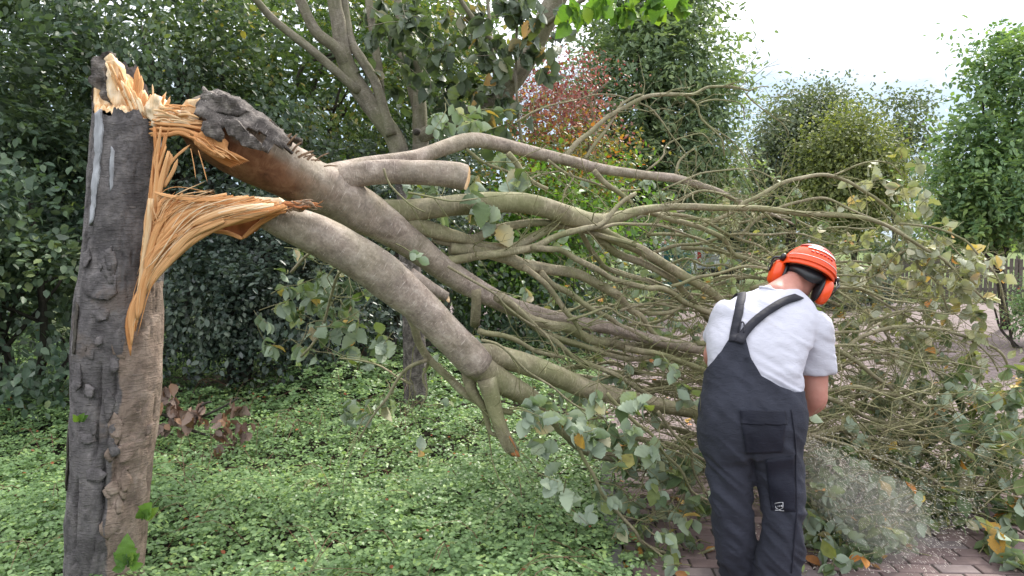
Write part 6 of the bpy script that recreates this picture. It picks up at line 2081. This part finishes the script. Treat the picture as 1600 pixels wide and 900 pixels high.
def dome_patch(name, p0, p1, t0, t1, mat, k, thick, parent, nu=24, nv=8):
    ph, tt_ = np.meshgrid(np.linspace(p0, p1, nu), np.linspace(t0, t1, nv))
    V = dome(ph, tt_, k).reshape(-1, 3)
    i = np.arange(nv - 1)[:, None] * nu
    j = np.arange(nu - 1)[None]
    F = np.stack((i + j, i + j + 1, i + nu + j + 1, i + nu + j), -1).reshape(-1, 4)
    o = part(name, V, [F], mat, parent)
    md = o.modifiers.new("thick", 'SOLIDIFY')
    md.thickness = thick
    md.offset = 0
    return o


nu, nv = 64, 26
ph = np.linspace(-math.pi, math.pi, nu, endpoint=False)
tt_ = np.linspace(-.16, math.pi / 2 - .02, nv)
PH, TT = np.meshgrid(ph, tt_)
V = dome(PH, np.maximum(TT, -.16), np.where(TT < -.06, 1.025, 1.0)).reshape(nv, nu, 3)
# the peak in front
V = V + hf * (np.clip(np.sin(PH), 0, 1) ** 6 * (TT < 0.0) * .05)[..., None]
V = np.vstack((V.reshape(-1, 3), (HH + hu * HT)[None]))
i = np.arange(nv - 1)[:, None] * nu
j = np.arange(nu)[None]
j2 = (j + 1) % nu
Q = np.stack((i + j, i + j2, i + nu + j2, i + nu + j), -1).reshape(-1, 4)
jj = np.arange(nu)
T = np.stack((np.full(nu, nv * nu), (nv - 1) * nu + jj, (nv - 1) * nu + (jj + 1) % nu), 1)
hel = part("safety_helmet", V, [Q, T], M['helmet'], person)
md = hel.modifiers.new("thick", 'SOLIDIFY')
md.thickness = .004
md.offset = -1
d2 = math.pi / 180
dome_patch("reflective_stripe", -128 * d2, -34 * d2, 36 * d2, 41 * d2, M['reflective'], 1.028, .003, hel, 40, 7)
dome_patch("vent_band", -160 * d2, -20 * d2, 43.5 * d2, 58 * d2, M['helmet_red'], 1.028, .004, hel, 40, 9)
for a in (-112, -102, -92, -82, -72, -62):
    dome_patch("vent_slot", (a - 3.6) * d2, (a + 3.6) * d2, 25 * d2, 28 * d2, M['helmet_red'], 1.022, .003, hel, 6, 4)
dome_patch("reflective_line", -165 * d2, -15 * d2, 13 * d2, 13.9 * d2, M['reflective'], 1.012, .002, hel, 60, 3)
dome_patch("rear_rim", -155 * d2, -25 * d2, 1 * d2, 4 * d2, M['helmet'], 1.03, .004, hel, 30, 3)
# black headband under the rim
phb = np.linspace(-205 * d2, 25 * d2, 34)
Cb = HH + hr * (np.cos(phb) * .098)[:, None] + hf * (np.sin(phb) * .118)[:, None] - hu * (.030 + .020 * np.exp(-((phb + math.pi / 2) / .7) ** 2))[:, None]
Tn = norm(np.gradient(Cb, axis=0))
hb_ = (.018 + .016 * np.exp(-((phb + math.pi / 2) / .75) ** 2))[:, None]
V = np.stack((Cb - hu * hb_, Cb + norm(Cb - HH) * .003, Cb + hu * hb_ * .9), 1).reshape(-1, 3)
i = np.arange(len(phb) - 1)[:, None] * 3
j = np.arange(2)[None]
F = np.stack((i + j, i + 3 + j, i + 3 + j + 1, i + j + 1), -1).reshape(-1, 4)
o = part("headband", V, [F], M['black_plastic'], hel)
md = o.modifiers.new("thick", 'SOLIDIFY')
md.thickness = .006
for s_, cpx in ((-1, (1215, 426, 3.73)), (1, (1285, 455, 3.62))):
    cc = P(*cpx)
    ax_ = hr * s_
    V, F = ellipsoid(cc + ax_ * .006, np.array([ax_ * .044, (hf * .060), (hu * .068)]), (22, 30))
    # cup flattened outside
    dcap = (V - cc) @ ax_
    V = V - ax_ * np.clip(dcap - .030, 0, 1)[:, None] * .6
    part("ear_cup", V, F, M['helmet'], hel)
    V, F = ellipsoid(cc - ax_ * .022, np.array([ax_ * .017, hf * .062, hu * .071]), (14, 28))
    part("ear_cushion", V, F, M['black_plastic'], hel)
    top_ = HH + hr * s_ * (HA + .006) + hu * .012 - hf * .012
    V, F, uv = tube(spline(np.array([top_, top_ * .5 + (cc + ax_ * .05 + hu * .04) * .5 + ax_ * .02, cc + ax_ * .042 + hu * .02, cc + ax_ * .042 - hu * .006]), 12), .0055, 8)
    part("ear_bracket", V, F, M['black_plastic'], hel)
    V, F, uv = tube(spline(np.array([top_ + hf * .012, cc + ax_ * .048 + hf * .022 + hu * .035, cc + ax_ * .046 + hf * .016, cc + ax_ * .042 - hu * .004, cc + ax_ * .046 - hf * .02 + hu * .004, cc + ax_ * .048 - hf * .024 + hu * .036, top_ - hf * .012]), 24), .003, 6)
    part("wire_loop", V, F, M['black_plastic'], hel)
    V, F = ellipsoid(top_ + ax_ * .004, np.array([ax_ * .014, hf * .026, hu * .02]), (10, 14))
    part("bracket_mount", V, F, M['black_plastic'], hel)

# ------------------------------------------------------------------ sawdust, litter, small things
SD = Joined()
src = P(1240, 668, 3.62)
NS = 4200
a_ = np.deg2rad(np.clip(RNG.normal(40, 15, NS), 4, 84))
L_ = RNG.random(NS) ** .75 * 300 + 14
pxs, pys = 1243 + np.cos(a_) * L_, 672 + np.sin(a_) * L_ * .98 + (L_ / 300) ** 2 * 12
Ys = 3.62 - (L_ / 300) * RNG.uniform(-.25, .38, NS) + RNG.normal(0, .05, NS)
pos = np.array([P(x, y, Y) for x, y, Y in zip(pxs, pys, Ys)])
d = norm(pos - src + RNG.normal(0, .08, pos.shape))
ok = pos[:, 2] > .03
pos, d, L_ = pos[ok], d[ok], L_[ok]
ns = len(pos)
ln_ = np.where(RNG.random(ns) < .3, RNG.uniform(.005, .013, ns), RNG.uniform(.0015, .004, ns))
wd = RNG.uniform(.0004, .0010, ns)
x_ = norm(np.cross(d, RNG.normal(size=(ns, 3))))
z_ = np.cross(x_, d)
V = np.stack((pos - d * ln_[:, None], pos + x_ * wd[:, None], pos + z_ * wd[:, None], pos - x_ * wd[:, None], pos - z_ * wd[:, None], pos + d * ln_[:, None]), 1).reshape(-1, 3)
F = np.array([(0, 2, 1), (0, 3, 2), (0, 4, 3), (0, 1, 4), (5, 1, 2), (5, 2, 3), (5, 3, 4), (5, 4, 1)])
F = (F[None] + (np.arange(ns) * 6)[:, None, None]).reshape(-1, 3)
M['sawdust'] = plain_mat("sawdust", (0.84, 0.78, 0.68), .8, .1, 30, .2)
tag(part("sawdust", V, [F], M['sawdust'], None, P(1300, 900, 3.6), smooth=False), "spray of pale wood chips and sawdust flying down to the right of the worker", "sawdust", kind='stuff')
# the finest dust hangs as a thin plume
C_ = spline(np.array([P(1238, 672, 3.64), P(1290, 735, 3.6), P(1360, 795, 3.56), P(1450, 850, 3.5)]), 14)
V, Fs, uv = tube(C_, np.interp(np.linspace(0, 1, 14), [0, .2, .6, .85, 1], [.02, .11, .20, .20, .05]), 20, True, .18, 6, 9)
V[:, 2] = np.maximum(V[:, 2], .02)
m, nt, out = mat_new("dust_air")
vol = nt.nodes.new("ShaderNodeVolumePrincipled")
vol.inputs['Color'].default_value = (0.86, 0.82, 0.75, 1)
vol.inputs['Density'].default_value = 0.6
nt.links.new(vol.outputs[0], out.inputs['Volume'])
tag(part("dust_cloud", V, Fs, m, None, P(1300, 900, 3.6), uv=uv), "thin pale cloud of fine sawdust drifting down beside the worker's leg", "dust", kind='stuff')
# chips already lying on the paving and the leaves
n = 450
p = np.stack((RNG.uniform(1.25, 2.1, n), RNG.uniform(3.3, 4.1, n), RNG.uniform(.009, .014, n)), 1)
d = norm(np.stack((RNG.normal(size=n), RNG.normal(size=n), np.zeros(n)), 1))
V, F, t = leaf_cloud(p, d, np.tile((0, 0, 1.0), (n, 1)) + RNG.normal(0, .1, (n, 3)), RNG.uniform(.004, .014, n), LEAF_LONG)
tag(part("wood_chips", V, F, M['sawdust'], None, (1.6, 3.7, 0), tint=t), "pale wood chips lying on the paving beside the worker's feet", "wood chips", kind='stuff')

n = 150
y = RNG.uniform(3.3, 9, n)
x = edge_x(y) + RNG.uniform(0.02, 1, n) ** 1.3 * np.where(y < 5, 2.4, 5.5)
p = np.stack((x, y, RNG.uniform(.012, .03, n)), 1)
d = norm(RNG.normal(size=(n, 3)) * np.array((1, 1, .25)))
M['litter_leaf'] = leaf_mat('litter_leaf', [(0.0, (0.16, 0.09, 0.05)), (0.35, (0.42, 0.20, 0.04)), (0.6, (0.55, 0.36, 0.07)), (0.8, (0.40, 0.12, 0.04)), (1.0, (0.18, 0.22, 0.08))], rough=.6, trans=.2, tcol=(1.2, 1, .5))
V, F, t = leaf_cloud(p, d, np.tile((0, 0, 1.0), (n, 1)) + RNG.normal(0, .3, (n, 3)), RNG.uniform(.05, .10, n), LEAF_MID)
tag(part("fallen_leaves", V, F, M['litter_leaf'], None, (1.5, 5, 0), tint=t), "orange, yellow and brown fallen leaves scattered over the paving", "fallen leaves", kind='stuff')

# withered branch with brown leaves lying on the ground cover
wb = empty("withered_branch", P(320, 690, 5.2) * np.array((1, 1, 0)), "withered branch with drooping brown leaves on the ground cover behind the trunk", "dead branch")
for pts in ([(228, 640), (262, 650), (300, 655), (340, 640), (372, 622)], [(262, 650), (290, 668), (330, 680), (375, 668), (392, 662)], [(300, 655), (318, 632), (330, 628)]):
    limb("branch", 'bark_dark', wb, pts, 5.2, 5.1, 6, 3)
LW = Leafage()
for a in [(258, 632, 5.2, 26, 20, 30, .10), (282, 648, 5.15, 26, 16, 30, .095), (302, 652, 5.1, 24, 14, 24, .095), (362, 632, 5.1, 12, 10, 14, .11), (378, 668, 5.05, 16, 10, 14, .10), (345, 668, 5.05, 22, 8, 14, .09), (328, 700, 4.9, 30, 8, 14, .09), (250, 665, 5.1, 20, 12, 16, .09)]:
    LW.cluster(*a, twigs=False, droop=1.2, show_under=.3, dy=.06, per=4)
put_leaves(wb, 'dead_leaf', LW.p, LW.a, LW.n, LW.s, 90)

# fresh shoots at the foot of the trunk
SH = [(200, 885, 2.93, [(194, 844, .115), (176, 856, .055), (216, 864, .06), (186, 872, .07), (214, 884, .06), (170, 893, .05), (206, 858, .06)], "bright green toothed shoot at the broken trunk's foot, in front"),
      (222, 812, 3.05, [(228, 798, .06), (240, 775, .085), (218, 806, .05), (252, 788, .07)], "small green shoot on the right side of the trunk's foot"),
      (124, 660, 3.02, [(126, 650, .045), (134, 648, .04), (118, 654, .04)], "tiny light green sprig on the trunk's left bark")]
for bx, by, Y, lv, lab in SH:
    bp = P(bx, by, Y)
    sh = empty("shoot", bp, lab, "shoot")
    V, Fs, uv = tube(spline(np.array([bp, P(bx, by - 6, Y - .01), P(lv[0][0], lv[0][1] + 8, Y)]), 6), [.004, .0035, .003, .003, .002, .0015], 6)
    part("stem", V, Fs, M['cover_leaf'], sh, uv=uv)
    ps, ax, nr, sz = [], [], [], []
    for x, y, s in lv:
        tip = P(x, y, Y - .03)
        dd = norm(tip - bp)
        ps.append(bp + dd * .01)
        ax.append(dd)
        nr.append(np.array((.15, -1, .35)) + RNG.normal(0, .15, 3))
        sz.append(s)
    put_leaves(sh, 'fresh_leaf', ps, ax, nr, sz, len(ps))

# ------------------------------------------------------------------ far things seen through the branches
M['van_paint'] = plain_mat("van_paint", (0.45, 0.46, 0.49), .35, .08, 3, .5)
M['dark_glass'] = plain_mat("dark_glass", (0.012, 0.014, 0.018), .08, .1, 3, .6)
M['tyre'] = plain_mat("tyre", (0.02, 0.02, 0.02), .85, .2, 30)
M['tail_red'] = plain_mat("tail_red", (0.35, 0.015, 0.012), .3, .1, 10)
vx, vy = P(1128, HOR, 27.0)[:2]
van = empty("parked_van", (vx, vy, 0), "light silver van parked beyond the paving, mostly hidden by branches", "van")
V, F = bevel_box((vx, vy + 2.3, .78), (1.85, 4.6, .86), .09, 0, 3)
part("body", V, F, M['van_paint'], van)
V, F = bevel_box((vx, vy + 2.0, 1.62), (1.72, 3.9, .95), .16, 0, 3)
V[:, 1] += np.where(V[:, 1] > vy + 2, -(V[:, 2] - 1.15) * .45, 0)
part("cabin", V, F, M['van_paint'], van)
V, F = bevel_box((vx, vy + .04, 1.62), (1.34, .05, .50), .02)
part("rear_window", V, F, M['dark_glass'], van)
for sx in (-1, 1):
    V, F = bevel_box((vx + sx * .865, vy + 2.0, 1.62), (.03, 3.0, .46), .012)
    part("side_window", V, F, M['dark_glass'], van)
    V, F = bevel_box((vx + sx * .82, vy - .02, 1.0), (.14, .06, .42), .02)
    part("tail_light", V, F, M['tail_red'], van)
    for wy in (.85, 3.7):
        V, Fs, uv = tube(np.array([(vx + sx * .93, vy + wy, .32), (vx + sx * .90, vy + wy, .32), (vx + sx * .74, vy + wy, .32), (vx + sx * .72, vy + wy, .32)]), [.27, .32, .32, .27], 24)
        w = part("wheel", V, Fs, M['tyre'], van, uv=uv)
        V, Fs, uv = tube(np.array([(vx + sx * .945, vy + wy, .32), (vx + sx * .90, vy + wy, .32)]), [.17, .19], 20)
        part("rim", V, Fs, M['van_paint'], w, uv=uv)
V, F = bevel_box((vx, vy - .04, .48), (1.8, .12, .22), .04)
part("bumper", V, F, M['tyre'], van)
V, F = bevel_box((vx, vy - .03, .80), (.52, .02, .11), .005)
part("number_plate", V, F, M['reflective'], van)

M['teal'] = plain_mat("teal_paint", (0.012, 0.11, 0.11), .5, .2, 6)
cx, cy = P(1056, HOR, 18.0)[:2]
con = empty("recycling_container", (cx, cy, 0), "dark teal recycling container standing beyond the paving, seen through branches", "container")
V, F = bevel_box((cx, cy + .4, .68), (.80, .80, 1.28), .06, 0, 3)
part("body", V, F, M['teal'], con)
V, F = ellipsoid((cx, cy + .4, 1.30), np.array([(.43, 0, 0), (0, .43, 0), (0, 0, .24)]), (16, 28))
V[:, 2] = np.maximum(V[:, 2], 1.28)
part("lid", V, F, M['teal'], con)
V, Fs, uv = tube(np.array([(cx, cy - .03, 1.12), (cx, cy + .05, 1.12)]), [.10, .10], 20)
part("slot_ring", V, Fs, M['tyre'], con, uv=uv)
V, F = bevel_box((cx - .32, cy - .02, .9), (.05, .05, 1.5), .01)
part("frame_bar", V, F, M['van_paint'], con)

M['house_wall'] = plain_mat("house_wall", (0.42, 0.20, 0.16), .85, .12, 1.5)
M['house_roof'] = plain_mat("house_roof", (0.13, 0.16, 0.22), .7, .15, 3)
hx, hy = P(1116, HOR, 80)[:2]
hs = empty("house", (hx, hy, 0), "far house with a blue-grey roof and red wall, glimpsed between the trees", "house")
V, F = box((hx, hy + 4, 3.2), (8, 8, 6.4))
part("wall", V, F, M['house_wall'], hs, smooth=False)
V = np.array([(hx - 4.4, hy - .4, 6.3), (hx + 4.4, hy - .4, 6.3), (hx + 4.4, hy + 8.4, 6.3), (hx - 4.4, hy + 8.4, 6.3), (hx - 4.4, hy + 4, 9.4), (hx + 4.4, hy + 4, 9.4)])
part("roof", V, [np.array([(0, 1, 5, 4), (2, 3, 4, 5), (3, 2, 1, 0)]), np.array([(0, 4, 3), (1, 2, 5)])], M['house_roof'], hs, smooth=False)
for wx in (-2.3, 2.3):
    for wz in (1.6, 4.6):
        V, F = box((hx + wx, hy - .02, wz), (1.3, .12, 1.4))
        w = part("window", V, F, M['van_paint'], hs, smooth=False)
        V, F = box((hx + wx, hy - .06, wz), (1.1, .08, 1.2))
        part("pane", V, F, M['dark_glass'], w, smooth=False)

# ------------------------------------------------------------------ the saw that throws the dust
sc_c = (ha_l + ha_r) / 2 + np.array((0.01, .05, -.09))
sd_ = norm(np.array((-.22, .92, -.30)))
ss = norm(np.cross(sd_, (0, 0, 1.0)))
su = np.cross(ss, sd_)
saw = empty("chainsaw", sc_c, "chainsaw held low in both hands in front of the bent worker", "chainsaw")


def saw_box(c, dims, b=.012):
    V, F = bevel_box((0, 0, 0), dims, b)
    return sc_c + c[0] * ss + c[1] * sd_ + c[2] * su + V[:, :1] * ss + V[:, 1:2] * sd_ + V[:, 2:3] * su, F


V, F = saw_box((0, 0, 0), (.13, .22, .12), .025)
part("motor_housing", V, F, M['helmet'], saw)
V, F = saw_box((0, .30, -.02), (.006, .42, .075), .003)
part("guide_bar", V, F, M['van_paint'], saw)
V, F = saw_box((0, .30, -.02), (.010, .435, .088), .004)
part("saw_chain", V, F, M['tyre'], saw)
q = lambda a, b, c: sc_c + a * ss + b * sd_ + c * su
V, Fs, uv = tube(spline(np.array([q(-.08, .06, -.04), q(-.09, .06, .09), q(0, .06, .12), q(.09, .06, .09), q(.08, .06, -.04)]), 20), .012, 10)
part("front_handle", V, Fs, M['black_plastic'], saw, uv=uv)
V, Fs, uv = tube(spline(np.array([q(0, -.08, .05), q(0, -.17, .06), q(0, -.24, .01), q(0, -.18, -.05), q(0, -.08, -.05)]), 20), .014, 10)
part("rear_handle", V, Fs, M['black_plastic'], saw, uv=uv)
